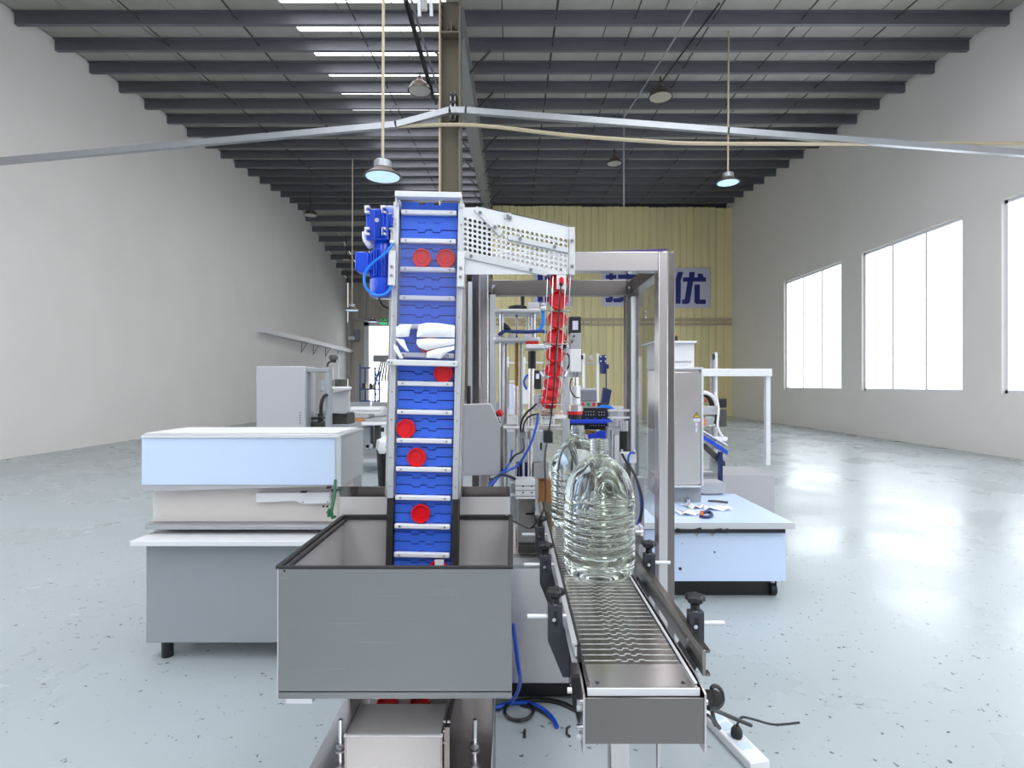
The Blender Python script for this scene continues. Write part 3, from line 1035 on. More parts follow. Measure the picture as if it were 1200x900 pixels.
# ---------------------------------------------------------------- hopper
HF, HB = 1.46, 2.02                       # front and back of the hopper
HX0, HX1 = -.615, px(600, HF)
HT, HBOT = pz(666, HF), pz(819, HF)
hp = thing('cap_hopper', 'wide stainless steel hopper with black rubber rim around the elevator foot', 'hopper', (-.31, 1.74, HBOT))
MB().box(HX0, HX1, HF, HF + .003, HBOT, HT).build('front_panel', 'hopper', hp, bevel=.001)
MB().box(HX0 - .003, HX0, HF, HB, HBOT, HT).build('side_panel', 'hopper_in', hp)
MB().box(HX1 - .003, HX1, HF + .003, HB, HBOT, HT).build('side_panel', 'hopper_in', hp)
MB().box(HX0, HX1, HB, HB + .003, HBOT, HT).build('rear_panel', 'hopper_in', hp)
MB().add([(HX0, HF, HBOT + .02), (HX1, HF, HBOT + .02), (HX1, HB, HBOT + .06), (HX0, HB, HBOT + .06), (HX0, HF, HBOT + .017), (HX1, HF, HBOT + .017), (HX1, HB, HBOT + .057), (HX0, HB, HBOT + .057)],
         [(0, 1, 2, 3), (7, 6, 5, 4), (0, 4, 5, 1), (1, 5, 6, 2), (2, 6, 7, 3), (3, 7, 4, 0)]).build('hopper_floor', 'hopper_in', hp)
MB().box(HX0, HX1, HF - .003, HF + .008, HT - .002, HT + .006).build('rim_trim', 'rubber', hp, bevel=.002)
MB().box(HX0 - .008, HX0 + .006, HF, HB, HT - .004, HT + .007).build('rim_trim', 'rubber', hp, bevel=.002)
MB().box(HX0 + .012, HX0 + .02, HF, HB, HT - .012, HT - .002).build('rim_seal', 'rubber', hp, bevel=.002)
MB().box(HX1 - .012, HX1 + .003, HF, HB, HT - .004, HT + .007).build('rim_trim', 'rubber', hp, bevel=.002)
MB().box(HX0, HX1, HB - .008, HB + .006, HT - .008, HT + .009).build('rim_trim', 'rubber', hp, bevel=.002)
MB().box(HX0 + .02, HX0 + .09, HF - .001, HF + .04, HBOT - .012, HBOT).build('foot_tab', 'alu_white', hp)
MB().box(HX0, HX1, HF + .004, HB, HBOT - .001, HBOT + .004).build('bottom_fold', 'steel_dark', hp)
for (a, b) in ((398.5, 457.5), (536.5, 597.5)):
    xa, xb = px(a, 2.04), px(b, 2.04)
    z0, z1, z2 = HT, pz(581.5, 2.05), pz(570, 2.02)
    o = MB().add([(xa, 2.03, z0), (xb, 2.03, z0), (xb, 2.04, z1), (xa, 2.04, z1), (xa, 2.034, z0), (xb, 2.034, z0), (xb, 2.044, z1), (xa, 2.044, z1)],
                 [(0, 1, 2, 3), (7, 6, 5, 4), (0, 4, 5, 1), (1, 5, 6, 2), (2, 6, 7, 3), (3, 7, 4, 0)]).build('back_deflector', 'hopper_in', hp)
    MB().add([(xa, 2.04, z1), (xb, 2.04, z1), (xb, 2.015, z2), (xa, 2.015, z2), (xa, 2.044, z1), (xb, 2.044, z1), (xb, 2.019, z2), (xa, 2.019, z2)],
             [(0, 1, 2, 3), (7, 6, 5, 4), (0, 4, 5, 1), (1, 5, 6, 2), (2, 6, 7, 3), (3, 7, 4, 0)]).build('deflector_lip', 'steel_dark', hp)
for a, b in ((402, 2.03), (594, 2.03)):
    MB().cyl(P(a, 603, 2.0), P(a, 603, 2.025), .004, 8).build('rim_screw', 'screw', hp)
MB().tube([P(397.5, 607, 2.0), P(397.2, 655, 1.99)], .0012, 5, 0).build('corner_weld', 'steel_dark', hp)
tag(MB().tube([P(393, 563, 2.2), P(392, 580, 2.1), P(389, 595, 2.02), P(388, 604, 1.98)], .006, 6).build('green_ribbon', 'ribbon'), 'green ribbon hanging over the hopper rim at the left', 'ribbon')
gk = MB()
gk.cbox(P(387, 603, 1.96), (.02, .01, .016)).cbox(P(385.5, 599, 1.955), (.012, .006, .02), Matrix.Rotation(.5, 3, 'Y')).cbox(P(391, 606, 1.955), (.018, .006, .01), Matrix.Rotation(-.4, 3, 'Y'))
tag(gk.build('ribbon_knot', 'ribbon', bevel=.002), 'green knot tied on the black hopper rim', 'knot')

# ---------------------------------------------------------------- elevator base below the hopper
BZ = .45
bs = thing('elevator_base', 'stainless base frame with a chute box under the hopper', 'base', (-.306, 1.7, 0))
MB().box(-.556, -.056, 1.2, 2.1, BZ - .02, BZ).build('base_top', 'steel', bs, bevel=.002)
MB().box(-.55, -.547, 1.2, 2.1, .05, BZ - .02).build('base_side', 'steel_dark', bs)
MB().box(-.065, -.062, 1.2, 2.1, .05, BZ - .02).build('base_side', 'steel_dark', bs)
MB().box(-.54, -.07, 2.05, 2.08, .02, BZ - .02).build('base_rear', 'steel_dark', bs)
for (a, b) in ((-.53, 1.25), (-.08, 1.25), (-.53, 2.03), (-.08, 2.03)):
    MB().cyl((a, b, 0), (a, b, .06), .022, 16).build('levelling_foot', 'black', bs)
for s in (-.548, -.064):
    MB().box(s - .002, s + .004, 1.86, 2.1, BZ, HBOT - .01).build('upright', 'steel_dark', bs)
bx0, bx1 = px(404, 1.5), px(518, 1.5)
zt = pz(862, 1.5)
cb = MB().box(bx0, bx1, 1.5, 1.503, BZ, zt).build('box_front', 'hopper', bs, bevel=.001)
MB().box(bx0, bx0 + .003, 1.5, 1.66, BZ, zt + .006).build('box_side', 'steel', bs)
MB().box(bx1 - .003, bx1, 1.5, 1.66, BZ, zt + .006).build('box_side', 'steel', bs)
MB().add([(bx0, 1.503, zt - .004), (bx1, 1.503, zt - .004), (bx1, 1.65, zt - .001), (bx0, 1.65, zt - .001), (bx0, 1.503, zt - .007), (bx1, 1.503, zt - .007), (bx1, 1.65, zt - .004), (bx0, 1.65, zt - .004)],
         [(0, 1, 2, 3), (7, 6, 5, 4), (0, 4, 5, 1), (1, 5, 6, 2), (2, 6, 7, 3), (3, 7, 4, 0)]).build('box_lid', 'hopper_in', bs)
MB().box(bx0 - .002, bx1 + .002, 1.497, 1.505, zt - .002, zt + .002).build('lid_fold', 'alu_white', bs)
MB().box(bx0 + .005, bx1 - .005, 1.66, 1.85, .494, .5).build('white_tray', 'white', bs)
MB().box(bx1 + .003, bx1 + .018, 1.52, 1.9, BZ, zt + .01).build('box_channel', 'steel_dark', bs)
for yy, xx in ((845, 521), (845, 526), (856, 521), (870, 521)):
    MB().cyl(P(xx - 1.5, yy, 1.52), P(xx + 1.5, yy, 1.52), .0045, 8).build('channel_bolt', 'chrome', bs)
for a in (399, 556.5):
    top, nut = P(a, 843, 1.56), P(a, 871, 1.56)
    st = MB().cyl((top.x, 1.56, BZ), top, .006, 10).build('levelling_stud', 'chrome', bs)
    MB().cyl((top.x, 1.56, nut.z - .012), (top.x, 1.56, nut.z), .012, 6).build('nut', 'screw', st)
    MB().cyl((top.x, 1.56, nut.z - .022), (top.x, 1.56, nut.z - .016), .014, 12).build('washer', 'screw', st)
for i, (a, lab) in enumerate(((454, 'red cap lying in the tray below the hopper, left one'), (492, 'red cap lying in the tray below the hopper, right one'))):
    cap((px(a, 1.72), 1.72, .5), (-math.pi / 2, 0, 0), lab, 'red caps in the tray')

# ---------------------------------------------------------------- capping machine: frame, cabinet
FY, BY = 2.55, 3.22
mc = thing('capping_machine_frame', 'tall brushed steel machine frame around the filled bottle, on a steel cabinet', 'machine frame', (.28, 2.9, 0))
TZ, TB = pz(294.5, FY), pz(317, FY)
PW = .075
PXL, PXR = px(553, FY), px(791, FY) - PW
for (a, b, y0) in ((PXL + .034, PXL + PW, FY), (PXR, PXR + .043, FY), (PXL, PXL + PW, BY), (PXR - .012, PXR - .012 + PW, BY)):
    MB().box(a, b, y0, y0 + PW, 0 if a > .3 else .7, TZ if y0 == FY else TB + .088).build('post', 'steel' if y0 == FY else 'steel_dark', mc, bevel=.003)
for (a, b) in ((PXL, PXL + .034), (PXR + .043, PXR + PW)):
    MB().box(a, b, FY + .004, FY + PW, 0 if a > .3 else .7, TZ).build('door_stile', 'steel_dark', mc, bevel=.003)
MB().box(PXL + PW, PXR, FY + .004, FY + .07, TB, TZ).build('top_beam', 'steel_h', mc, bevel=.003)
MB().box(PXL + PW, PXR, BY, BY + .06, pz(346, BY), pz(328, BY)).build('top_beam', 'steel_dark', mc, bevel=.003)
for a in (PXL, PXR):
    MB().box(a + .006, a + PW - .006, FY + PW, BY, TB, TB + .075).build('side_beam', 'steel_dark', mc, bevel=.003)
for (a, b, Y_) in ((738, 319.5, FY + .03), (738, 337, BY - .006), (552, 350, FY - .006), (577, 337, BY - .006), (578.5, 335, BY - .006)):
    MB().cyl(P(a, b, Y_), P(a, b, Y_ + .008), .008, 12).build('frame_bolt', 'chrome', mc)
MB().pbox(548.5, 553, 330, 474, FY - .02, .02).build('door_edge', 'alu', mc)
MB().pbox(574, 581, 345, 560, BY - .04, .03).build('guide_strip', 'alu', mc)
MB().box(PXR + .02, PXR + .026, FY + PW + .03, BY - .02, .85, TB - .03).build('side_window', 'clear', mc)
for yy in (FY + PW + .01, BY - .04):
    MB().box(PXR + .012, PXR + .034, yy, yy + .03, .84, TB - .02).build('window_frame', 'alu_white', mc, bevel=.002)
for b in (366, 373):
    MB().cyl(P(755.5, b, 2.98), P(757, b, 2.98), .009, 10).build('window_hinge', 'screw', mc)
# purple film left on the top beam
MB().pprism([(700, 294.4), (782, 291.5), (780, 294.5)], FY + .02, .03).build('film_strip', mat('purple film', rgb(96, 58, 140), 0.3), mc)
cab = MB().box(PXL, .56, FY + .005, BY + .12, .12, .7).build('cabinet_body', 'steel_h', mc, bevel=.004)
MB().box(PXL + .02, .55, FY + .08, BY + .1, .02, .12).build('plinth', 'black', mc)  # black block standing for the shade in the gap under the cabinet
MB().box(.56, PXR, BY, BY + .06, .6, .7).build('base_rail', 'steel_dark', mc)
MB().box(.56, PXR, FY + .01, FY + .06, .3, .36).build('base_rail', 'steel_dark', mc)
for a in (PXL + .06, .5):
    for b in (FY + .05, BY + .06):
        MB().cyl((a, b, 0), (a, b, .12), .02, 12).build('cabinet_foot', 'black', mc)

# grey control box with the emergency stop, on the frame's left post
YB = 2.42
kb = thing('control_box', 'grey sheet metal box with one chamfered corner between elevator and capping machine', 'box', (px(565, YB), YB, pz(558, YB)))
MB().pprism([(541, 474), (573.5, 473), (576, 475), (588.5, 503), (589, 557.5), (541, 557.5)], YB, .1).build('box_shell', 'grey_panel', kb, bevel=.004)
MB().pbox(586.5, 589.5, 500, 558, YB - .002, .1).build('edge_strip', 'steel_dark', kb)
for (a, b) in ((543, 479), (543.5, 490), (543, 551), (585.5, 553)):
    MB().cyl(P(a, b, YB - .004), P(a, b, YB), .004, 8).build('box_screw', 'screw', kb)
eb = MB().cyl(P(579.5, 487, YB + .05), P(584.5, 484.5, YB + .045), .011, 14).build('emergency_stop', 'black', kb)
MB().cyl(P(584.3, 484.8, YB + .045), P(588, 483, YB + .04), .016, 18).build('stop_button', 'red_print', eb)
MB().cyl(P(583, 490, YB + .045), P(586, 496, YB + .04), .004, 8).build('stop_lead', 'black', eb)
tag(MB().pbox(546.5, 551, 452, 475, 2.47, .04).build('door_latch', 'black', bevel=.004), 'black latch block on the frame post beside the grey control box', 'latch')

# lift column of the capping station
YL = 2.82
lf = thing('lift_column', 'aluminium lift column of rods and plates with a black handwheel on top', 'lift', P(606, 590, YL))
for (a, b, y0, y1, nm) in ((580, 632, 364.5, 369, 'top_plate'), (579, 632, 397, 402, 'carriage_plate')):
    MB().box(px(a, YL), px(b, YL), YL - .09, YL + .1, pz(y1, YL), pz(y0, YL)).build(nm, 'alu', lf, bevel=.006)
for (a, r, y0, y1, d, m) in ((588, .0125, 369, 640, -.04, 'rod'), (624.5, .0125, 369, 400, -.04, 'rod'), (593, .006, 402, 600, .04, 'rod'), (610.8, .007, 402, 600, .0, 'rod'), (618.8, .008, 369, 398, .05, 'alu_white'), (588, .015, 402, 560, .03, 'steel')):
    MB().cyl(P(a, y0, YL) + Vector((0, d, 0)), P(a, y1, YL) + Vector((0, d, 0)), r, 16).build('guide_rod', m, lf)
MB().cyl(P(605.5, 369, YL), P(605.5, 398, YL), .006, 10).build('lead_screw', 'steel_dark', lf)
MB().cyl(P(605.5, 402, YL), P(605.5, 452, YL), .009, 12).build('lead_screw', 'brass', lf)
MB().cyl(P(605, 452, YL), P(605, 640, YL), .014, 14).build('lead_tube', 'steel', lf)
hw = MB().lathe([(.012, 0), (.045, 0), (.048, .006), (.046, .016), (.03, .02), (.012, .022)], P(606.5, 363, YL), n=24).build('handwheel', 'black', lf)
MB().cyl(P(612.5, 359, YL), P(612.5, 347.5, YL), .0085, 12, .0105).build('handwheel_grip', 'black', hw)
MB().box(px(618, YL), px(631, YL), YL - .06, YL, pz(365, YL), pz(356.5, YL)).build('counter_box', 'white', lf, bevel=.003)
MB().pbox(622.3, 623.4, 361.8, 363.4, YL - .061, .002).build('counter_window', 'black', lf)
MB().pbox(624.6, 625.7, 361.8, 363.4, YL - .061, .002).build('counter_window', 'black', lf)
for (a, w_) in ((585, 12), (600, 9), (620, 12)):
    MB().pbox(a - w_ / 2, a + w_ / 2, 391, 397, YL - .05, .07).build('rod_bush', 'alu_white', lf, bevel=.004)
ar = MB().box(px(615, YL), px(658, YL), YL - .19, YL - .05, pz(411.5, YL), pz(406.5, YL)).build('head_arm', 'alu_white', lf, bevel=.004)
MB().box(px(616, YL), px(630, YL), YL - .1, YL - .02, pz(406.5, YL), pz(402, YL)).build('arm_spacer', 'red_print', ar)
MB().cyl(P(623.5, 411.5, YL - .08), P(623.5, 432, YL - .08), .0195, 20).build('damper_sleeve', 'black', lf)
MB().cyl(P(622.5, 432, YL - .08), P(621.5, 562, YL - .08), .0145, 16).build('damper_rod', 'steel', lf)
MB().box(px(588, YL), px(660, YL), YL - .14, YL + .04, pz(500.5, YL), pz(498, YL)).build('lower_plate', 'alu_white', lf, bevel=.002)
MB().pbox(594, 607, 488, 497.5, YL - .06, .05).build('valve_block', 'white', lf, bevel=.003)
MB().pbox(594.5, 596.5, 430, 478, YL + .06, .02).build('index_strip', 'white', lf)
MB().pbox(609, 616, 506, 515, YL - .1, .06).build('fitting_block', 'grey_panel', lf, bevel=.003)
MB().pbox(597, 617, 531, 541, YL - .06, .05).build('fitting_block', 'alu_white', lf, bevel=.003)
MB().pbox(625.5, 643, 543, 561, YL - .1, .08).build('fitting_block', 'grey_panel', lf, bevel=.003)
MB().pbox(631, 632.5, 504, 541, YL - .06, .02).build('pneumatic_shaft', 'chrome', lf)
MB().pbox(604, 620, 561, 640, YL + .02, .05).build('rear_support', 'steel', lf)
for a in (608.5, 615):
    MB().pbox(a, a + 3, 542, 561, YL - .03, .03).build('motor_stub', 'motor_dark', lf)

# capping head above the second bottle
YH = 2.48
hd = thing('capping_unit', 'white capping head with a black servo motor and steel chuck over the rear bottle', 'capping head', P(674, 487, YH))
MB().pbox(666.5, 681, 371, 390, YH - .03, .06).build('servo_motor', 'black', hd, bevel=.003)
MB().pbox(671, 677.5, 376, 386.5, YH - .032, .003).build('motor_label', 'sign_board', hd)
MB().pbox(668.5, 681, 390, 409, YH - .03, .06).build('coupling_bracket', 'galv', hd, bevel=.002)
MB().pbox(669, 671.5, 398, 402, YH - .034, .006).build('bracket_slot', 'steel_dark', hd)
MB().cyl(P(672.5, 394, YH - .035), P(672.5, 394, YH - .03), .005, 10).build('bracket_bolt', 'black', hd)
MB().pbox(668, 681, 409, 436, YH - .035, .07).build('actuator_body', 'white', hd, bevel=.003)
MB().pbox(667.5, 672, 436, 442, YH - .02, .03).build('side_fitting', 'galv', hd)
MB().pbox(677, 680.5, 436, 442, YH - .02, .03).build('side_fitting', 'galv', hd)
MB().cyl(P(674.5, 436, YH), P(674.5, 452, YH), .012, 16).build('spindle', 'chrome', hd)
MB().cyl(P(673.5, 452, YH), P(673.5, 474, YH), .026, 24).build('torque_barrel', 'alu', hd)
MB().cyl(P(673.5, 475, YH), P(673.5, 481.8, YH), .038, 28).build('chuck', 'chrome', hd)
MB().cyl(P(673.5, 481.8, YH), P(673.5, 485.5, YH), .034, 28).build('chuck_rim', 'red', hd)
MB().cyl(P(673.5, 485.5, YH), P(673.5, 490.5, YH), .03, 24).build('chuck_throat', 'black', hd)
MB().pbox(658.5, 667.5, 405, 522, YH + .12, .05).build('head_post', 'alu', hd, bevel=.003)
MB().pbox(648, 664, 487, 491, YH - .02, .12).build('stop_arm', 'white', hd, bevel=.002)
MB().tube([P(667, 378, YH), P(665, 388, YH + .02), P(664, 396, YH + .02), P(660, 405, YH + .04), P(660, 410, YH + .05)], .005, 6).build('servo_lead', 'black', hd)
MB().tube([P(660, 415, YH + .04), P(664, 414.5, YH), P(667, 418, YH - .02), P(667, 427, YH - .02), P(665, 432, YH)], .004, 6).build('sensor_lead', 'black', hd)
MB().tube([P(670, 443, YH - .02), P(668, 450, YH - .02), P(669, 458, YH - .03), P(674, 465, YH - .03), P(679, 466, YH - .02)], .003, 6).build('barrel_lead', 'black', hd)
MB().pbox(660, 664, 402, 408, YH + .06, .05).build('cable_clip', 'black', hd)

# cap release at the foot of the wire track
cr = thing('cap_release', 'small aluminium release block under the wire cap track', 'release block', P(646, 500, 2.25))
MB().pbox(633, 660, 482, 486, 2.22, .1).build('release_lip', mat('pale release pad', rgb(226, 190, 168), .5), cr, bevel=.002)
MB().pbox(634, 650, 487, 498, 2.24, .1).build('release_body', 'alu_white', cr, bevel=.003)
for (a, b) in ((637, 490), (643, 490.5), (647, 495)):
    MB().cyl(P(a, b, 2.235), P(a, b, 2.24), .004, 8).build('release_screw', 'screw', cr)
MB().pbox(632, 660, 500.5, 503.5, 2.26, .06).build('release_bar', 'steel', cr)
MB().pbox(637, 648, 505, 519, 2.2, .05).build('solenoid', 'black', cr, bevel=.004)
tag(MB().tube([P(641, 518, 2.2), P(638.5, 540, 2.15), P(639.5, 580, 2.12), P(636, 600, 2.1), P(629, 612, 2.1), P(620, 619, 2.12), P(607, 613, 2.15), P(598, 610, 2.2)], .0035, 6).build('solenoid_lead', 'black'),
    'thin black lead looping down from the release block beside the conveyor', 'cable')

# air hoses
def hose(pts, r, m, label, Y=2.5):
    return tag(MB().tube([P(a, b, (c[0] if c else Y)) for a, b, *c in pts], r, 8).build('air_hose', m), label, 'hose', 'air hoses of the capping machine')


hose([(630, 485, 2.5), (629, 497, 2.48), (624, 515, 2.46), (617, 530, 2.45), (607, 545, 2.44), (596, 551, 2.42), (588, 554, 2.38), (580, 562, 2.3), (573, 571, 2.25)], .0052, 'hose_blue', 'thick blue hose sweeping down from the cap track to the hopper')
hose([(600, 528, 2.6), (598, 540, 2.5), (594, 548, 2.44), (588, 554.5, 2.42), (578, 567, 2.3)], .0052, 'hose_blue', 'short blue hose joining the bundle beside the grey control box')
hose([(610, 505, 2.6), (611, 495, 2.58), (616, 485, 2.56), (624, 478, 2.55), (629, 473, 2.55)], .005, 'black', 'upper black hose arching to the cap track')
hose([(613, 505, 2.6), (615, 494, 2.58), (622, 487, 2.56), (632, 485, 2.55)], .004, 'black', 'lower black hose arching below its twin to the cap track')
hose([(613, 514, 2.6), (614, 524, 2.55), (612, 529, 2.52), (603, 534, 2.5), (597, 543, 2.48), (590, 553, 2.43)], .005, 'black', 'black hose curving from the fitting to the blue bundle')
hose([(573, 566, 2.28), (583, 559, 2.35), (592, 557.5, 2.4), (602, 561, 2.45), (613, 566, 2.5), (622, 568, 2.55)], .004, 'hose_blue', 'thin blue hose arching to the white cylinder block')
hose([(572, 572, 2.25), (579, 561, 2.3), (588, 556.5, 2.36), (597, 558, 2.42), (604, 561, 2.45)], .005, 'black', 'black hose lying over the blue bundle behind the hopper')
hose([(585, 392, 2.75), (592, 388, 2.72), (602, 388.5, 2.7), (620, 389, 2.7), (632, 388, 2.7), (640, 389, 2.72)], .009, 'hose_navy', 'dark blue hose run across the lift column')
hose([(636, 364, 2.72), (636.5, 376, 2.7), (634, 384, 2.7), (628, 388, 2.7)], .008, 'hose_light', 'bright blue hose stub beside the handwheel counter')
tag(MB().prism([(px(590, 2.72), pz(378, 2.72)), (px(594, 2.72), pz(380, 2.72)), (px(601, 2.72), pz(388, 2.72)), (px(590, 2.72), pz(386, 2.72))], 2.7, 2.74).build('hose_clamp', 'black', bevel=.004), 'black clamp on the dark blue hose of the lift column', 'clamp')
tag(MB().lathe([(.004, 0), (.016, 0), (.018, .01), (.01, .02), (.014, .03), (.004, .036)], P(637, 364, 2.7), n=14).build('air_fitting', 'alu_white'), 'white air fitting on top of the bright blue hose stub', 'fitting')

# pneumatic cylinder block left of the conveyor
pc = thing('cylinder_block', 'white pneumatic cylinder block on a steel post left of the conveyor', 'cylinder block', P(616, 648, 2.5))
YQ = 2.44
MB().pbox(604, 627, 562, 585, YQ, .08).build('cylinder_body', 'alu_white', pc, bevel=.002)
for yy in (569, 574.5, 581):
    MB().pbox(604, 627, yy, yy + .7, YQ - .001, .01).build('body_groove', 'steel_dark', pc)
for a in (613, 623):
    for b in (569.8, 577.5):
        MB().cyl(P(a, b, YQ - .002), P(a, b, YQ + .004), .004, 8).build('body_screw', 'black', pc)
MB().pbox(607, 627.5, 585, 648, YQ + .02, .05).build('block_post', 'steel_dark', pc, bevel=.002)
for (a, b, c, d) in ((598.5, 604, 565, 567), (598.5, 604, 579, 581.5), (616, 629, 601, 603.2), (617, 631, 617.5, 619)):
    MB().pbox(a, b, c, d, YQ + .02, .03).build('stub_rod', 'alu_white', pc)
MB().pbox(627, 631, 561, 585, YQ + .01, .06).build('end_plate', 'galv', pc)
MB().pbox(607, 628, 640, 648.5, YQ - .01, .04).build('mount_clamp', 'dark_steel', pc, bevel=.002)
MB().pbox(598.5, 606, 560, 612, YQ + .06, .04).build('side_rail', 'galv', pc)
tag(MB().pbox(631, 646, 563, 590, 2.75, .15).build('carton_box', 'carton', bevel=.003), 'brown carton behind the rear bottle', 'carton')
tag(MB().box(px(601, 2.5), px(635, 2.5), 2.35, 2.5, pz(662, 2.4), pz(657, 2.4)).build('base_angle', 'grey_panel', bevel=.002), 'grey angle plate at the foot of the cylinder block', 'plate')

# bottle neck guide: black perforated board with a blue pad
ng = thing('neck_guide', 'black perforated guide board with a blue padded bar behind the bottle necks', 'guide', P(695, 503, 2.95))
YN = 2.95
MB().pbox(668, 715, 478, 503.5, YN, .01).build('guide_board', 'black', ng, bevel=.002)
for (a0, b, n_) in ((686.5, 482.5, 4), (702, 483, 3), (686.5, 486, 4), (702, 486.3, 3), (692.5, 498.5, 6)):
    for k in range(n_):
        MB().cyl(P(a0 + 3.1 * k, b, YN - .002), P(a0 + 3.1 * k, b, YN + .002), .0028, 8).build('board_hole', 'sign_board', ng)
MB().pbox(668, 718, 492, 496.5, YN - .05, .04).build('pad_bar', 'blue_pad', ng, bevel=.004)
for a in (679, 688.5, 698, 707.5):
    MB().pprism([(a - 1.5, 492), (a + 1.5, 492), (a, 489.5)], YN - .045, .03).build('pad_tooth', 'blue_pad', ng)
bk = tag(MB().pprism([(689, 509), (697, 508), (701, 505.5), (710, 505), (710, 514), (690, 514.5)], 2.9, .03).build('blue_clip', 'blue_pad', bevel=.002), 'blue plastic clip showing behind the bottle necks', 'clip')
tag(MB().pprism([(686, 504), (697, 505), (703, 506.5), (698, 508.5), (686, 509)], 2.92, .03).build('brass_fitting', 'brass', bevel=.003), 'brass coloured fitting behind the rear bottle neck', 'fitting')

# side clamp unit right of the bottles
sc = thing('side_clamp', 'aluminium side clamp with a black cylinder inside the machine frame', 'clamp', P(732, 600, 2.75))
YS = 2.75
MB().pbox(713, 738, 480, 482.3, YS, .03).build('clamp_bar', 'alu_white', sc)
MB().pbox(713, 738, 488.5, 490.5, YS - .02, .03).build('clamp_bar', 'alu_white', sc)
MB().pbox(714, 724, 482, 489, YS + .01, .04).build('clamp_block', 'galv', sc, bevel=.003)
MB().pbox(713, 721, 495, 502, YS, .04).build('clamp_block', 'galv', sc, bevel=.003)
for (a, b, c, d, m) in ((711.5, 713.5, 501, 545, 'galv'), (717, 718.8, 503, 545, 'alu'), (720, 725.5, 510, 560, 'white')):
    MB().pbox(a, b, c, d, YS, .04).build('clamp_upright', m, sc)
MB().pbox(712, 728, 501, 504, YS - .01, .06).build('clamp_shelf', 'galv', sc)
cyl_ = MB().cyl(P(731, 493, YS), P(731, 505, YS), .022, 20).build('cylinder_head', 'chrome', sc)
MB().cyl(P(731, 505, YS), P(731, 533, YS), .021, 20).build('cylinder_barrel', 'black', sc)
MB().pbox(728, 746, 531, 543, YS - .12, .06).build('valve_box', 'white', sc, bevel=.003)
for a in (728.5, 743.5):
    MB().pbox(a, a + 1.6, 527, 531.5, YS - .1, .02).build('valve_port', 'alu_white', sc)
MB().tube([P(744, 531, YS - .13), P(739, 530.5, YS - .14), P(736.5, 536, YS - .15), P(737, 544, YS - .15), P(741, 551, YS - .15), P(745, 560, YS - .16), P(750, 580, YS - .18), P(751, 600, YS - .2), P(747, 615, YS - .2)], .005, 8).build('blue_hose', 'hose_blue', sc)
MB().tube([P(729, 532, YS - .13), P(734, 541, YS - .16), P(742, 553, YS - .18), P(749, 570, YS - .2), P(753, 590, YS - .22), P(750, 612, YS - .22)], .006, 8).build('black_hose', 'black', sc)
MB().pbox(744, 755, 560, 633, YS + .05, .06).build('clamp_column', 'grey_panel', sc)
MB().box(.4, px(755, YS), YS + .02, YS + .14, .7, .735).build('clamp_foot', 'steel_dark', sc)
MB().pbox(742, 754, 619, 623, YS - .35, .05).build('clamp_rod', 'alu_white', sc)
MB().pbox(751, 754, 617.5, 628, YS - .37, .05).build('rod_end', 'alu_white', sc)

# ---------------------------------------------------------------- slat conveyor
CX, CZ = .272, .87
CW2 = .1245
cv = thing('slat_conveyor', 'stainless slat chain conveyor carrying two water bottles towards the front', 'conveyor', (CX, 2.0, 0))
CF = 1.14
MB().box(CX - CW2, CX + CW2, CF, CF + .003, pz(872, CF), pz(818, CF)).build('end_plate', 'steel_dark', cv, bevel=.001)
MB().box(CX - CW2 + .008, CX + CW2 - .008, CF + .006, CF + .011, pz(818, CF), CZ + .001).build('plate_fold', 'alu_white', cv, bevel=.001)
tp = MB().box(CX - CW2 + .008, CX + CW2 - .01, CF + .008, 1.246, CZ - .002, CZ + .001).build('transfer_plate', 'steel', cv, bevel=.0008)
for a in (CX - .093, CX + .088):
    MB().cyl((a, 1.168, CZ + .0008), (a, 1.168, CZ + .0016), .0045, 12).build('plate_hole', 'black', tp)
for s in (-1, 1):
    xx = CX + s * CW2
    MB().prism([(CF - .004, pz(818, CF) + .01), (CF + .05, CZ + .004), (4.1, CZ + .004), (4.1, .74), (CF + .02, .74), (CF - .004, pz(882, CF))], xx - .002, xx + .002, 'YZ').build('side_frame', 'steel', cv)
    MB().box(xx - s * .012 - .003, xx - s * .012 + .003, 1.16, 4.0, CZ + .002, CZ + .006).build('wear_strip', 'alu_white' if s > 0 else 'steel_dark', cv)
    for (yy, zz) in ((1.16, .835), (1.17, .775), (1.3, .8)):
        MB().cyl((xx + s * .002, yy, zz), (xx + s * .012, yy, zz), .006, 10).build('frame_bolt', 'chrome', cv)
# slats with jigsaw hinge edges
SP = .0268
HWID = CW2 - .016


def slat_poly():
    e = [(-HWID, 0), (-.036, 0), (-.034, .0045), (-.024, .0045), (-.022, -.003), (-.010, -.003), (-.008, .0055), (.004, .0055), (.006, -.003), (.017, -.003), (.019, .0045), (.030, .0045), (.032, 0), (HWID, 0)]
    g = .0017
    return [(a, b + g) for a, b in e] + [(a, b + SP - g) for a, b in reversed(e)]


sl = None
yy = 1.237
while yy < 3.15:
    if sl is None:
        sl = MB().prism(slat_poly(), -.0025, 0, 'XY').build('chain_slat', 'chain', cv, local=True, bevel=.0004, seg=1)
        sl.location = (0, yy - 2.0, CZ)
    else:
        put(sl, cv, (0, yy - 2.0, CZ))
    yy += SP
MB().box(CX - HWID, CX + HWID, 1.24, 4.0, CZ - .010, CZ - .0008).build('chain_bed', 'alu_white', cv)
MB().box(CX - CW2, CX + CW2, 1.2, 4.0, .745, .75).build('belly_pan', 'steel_dark', cv)
for (a, w_) in ((px(724, 1.45), .048), (px(770, 1.62), .012)):
    MB().box(a - w_ / 2, a + w_ / 2, 1.42 if w_ > .03 else 1.6, (1.42 if w_ > .03 else 1.6) + w_, 0, .745).build('leg', 'steel', cv, bevel=.003)
MB().box(CX + .03, CX + .078, 3.4, 3.448, 0, .745).build('leg', 'steel', cv, bevel=.003)
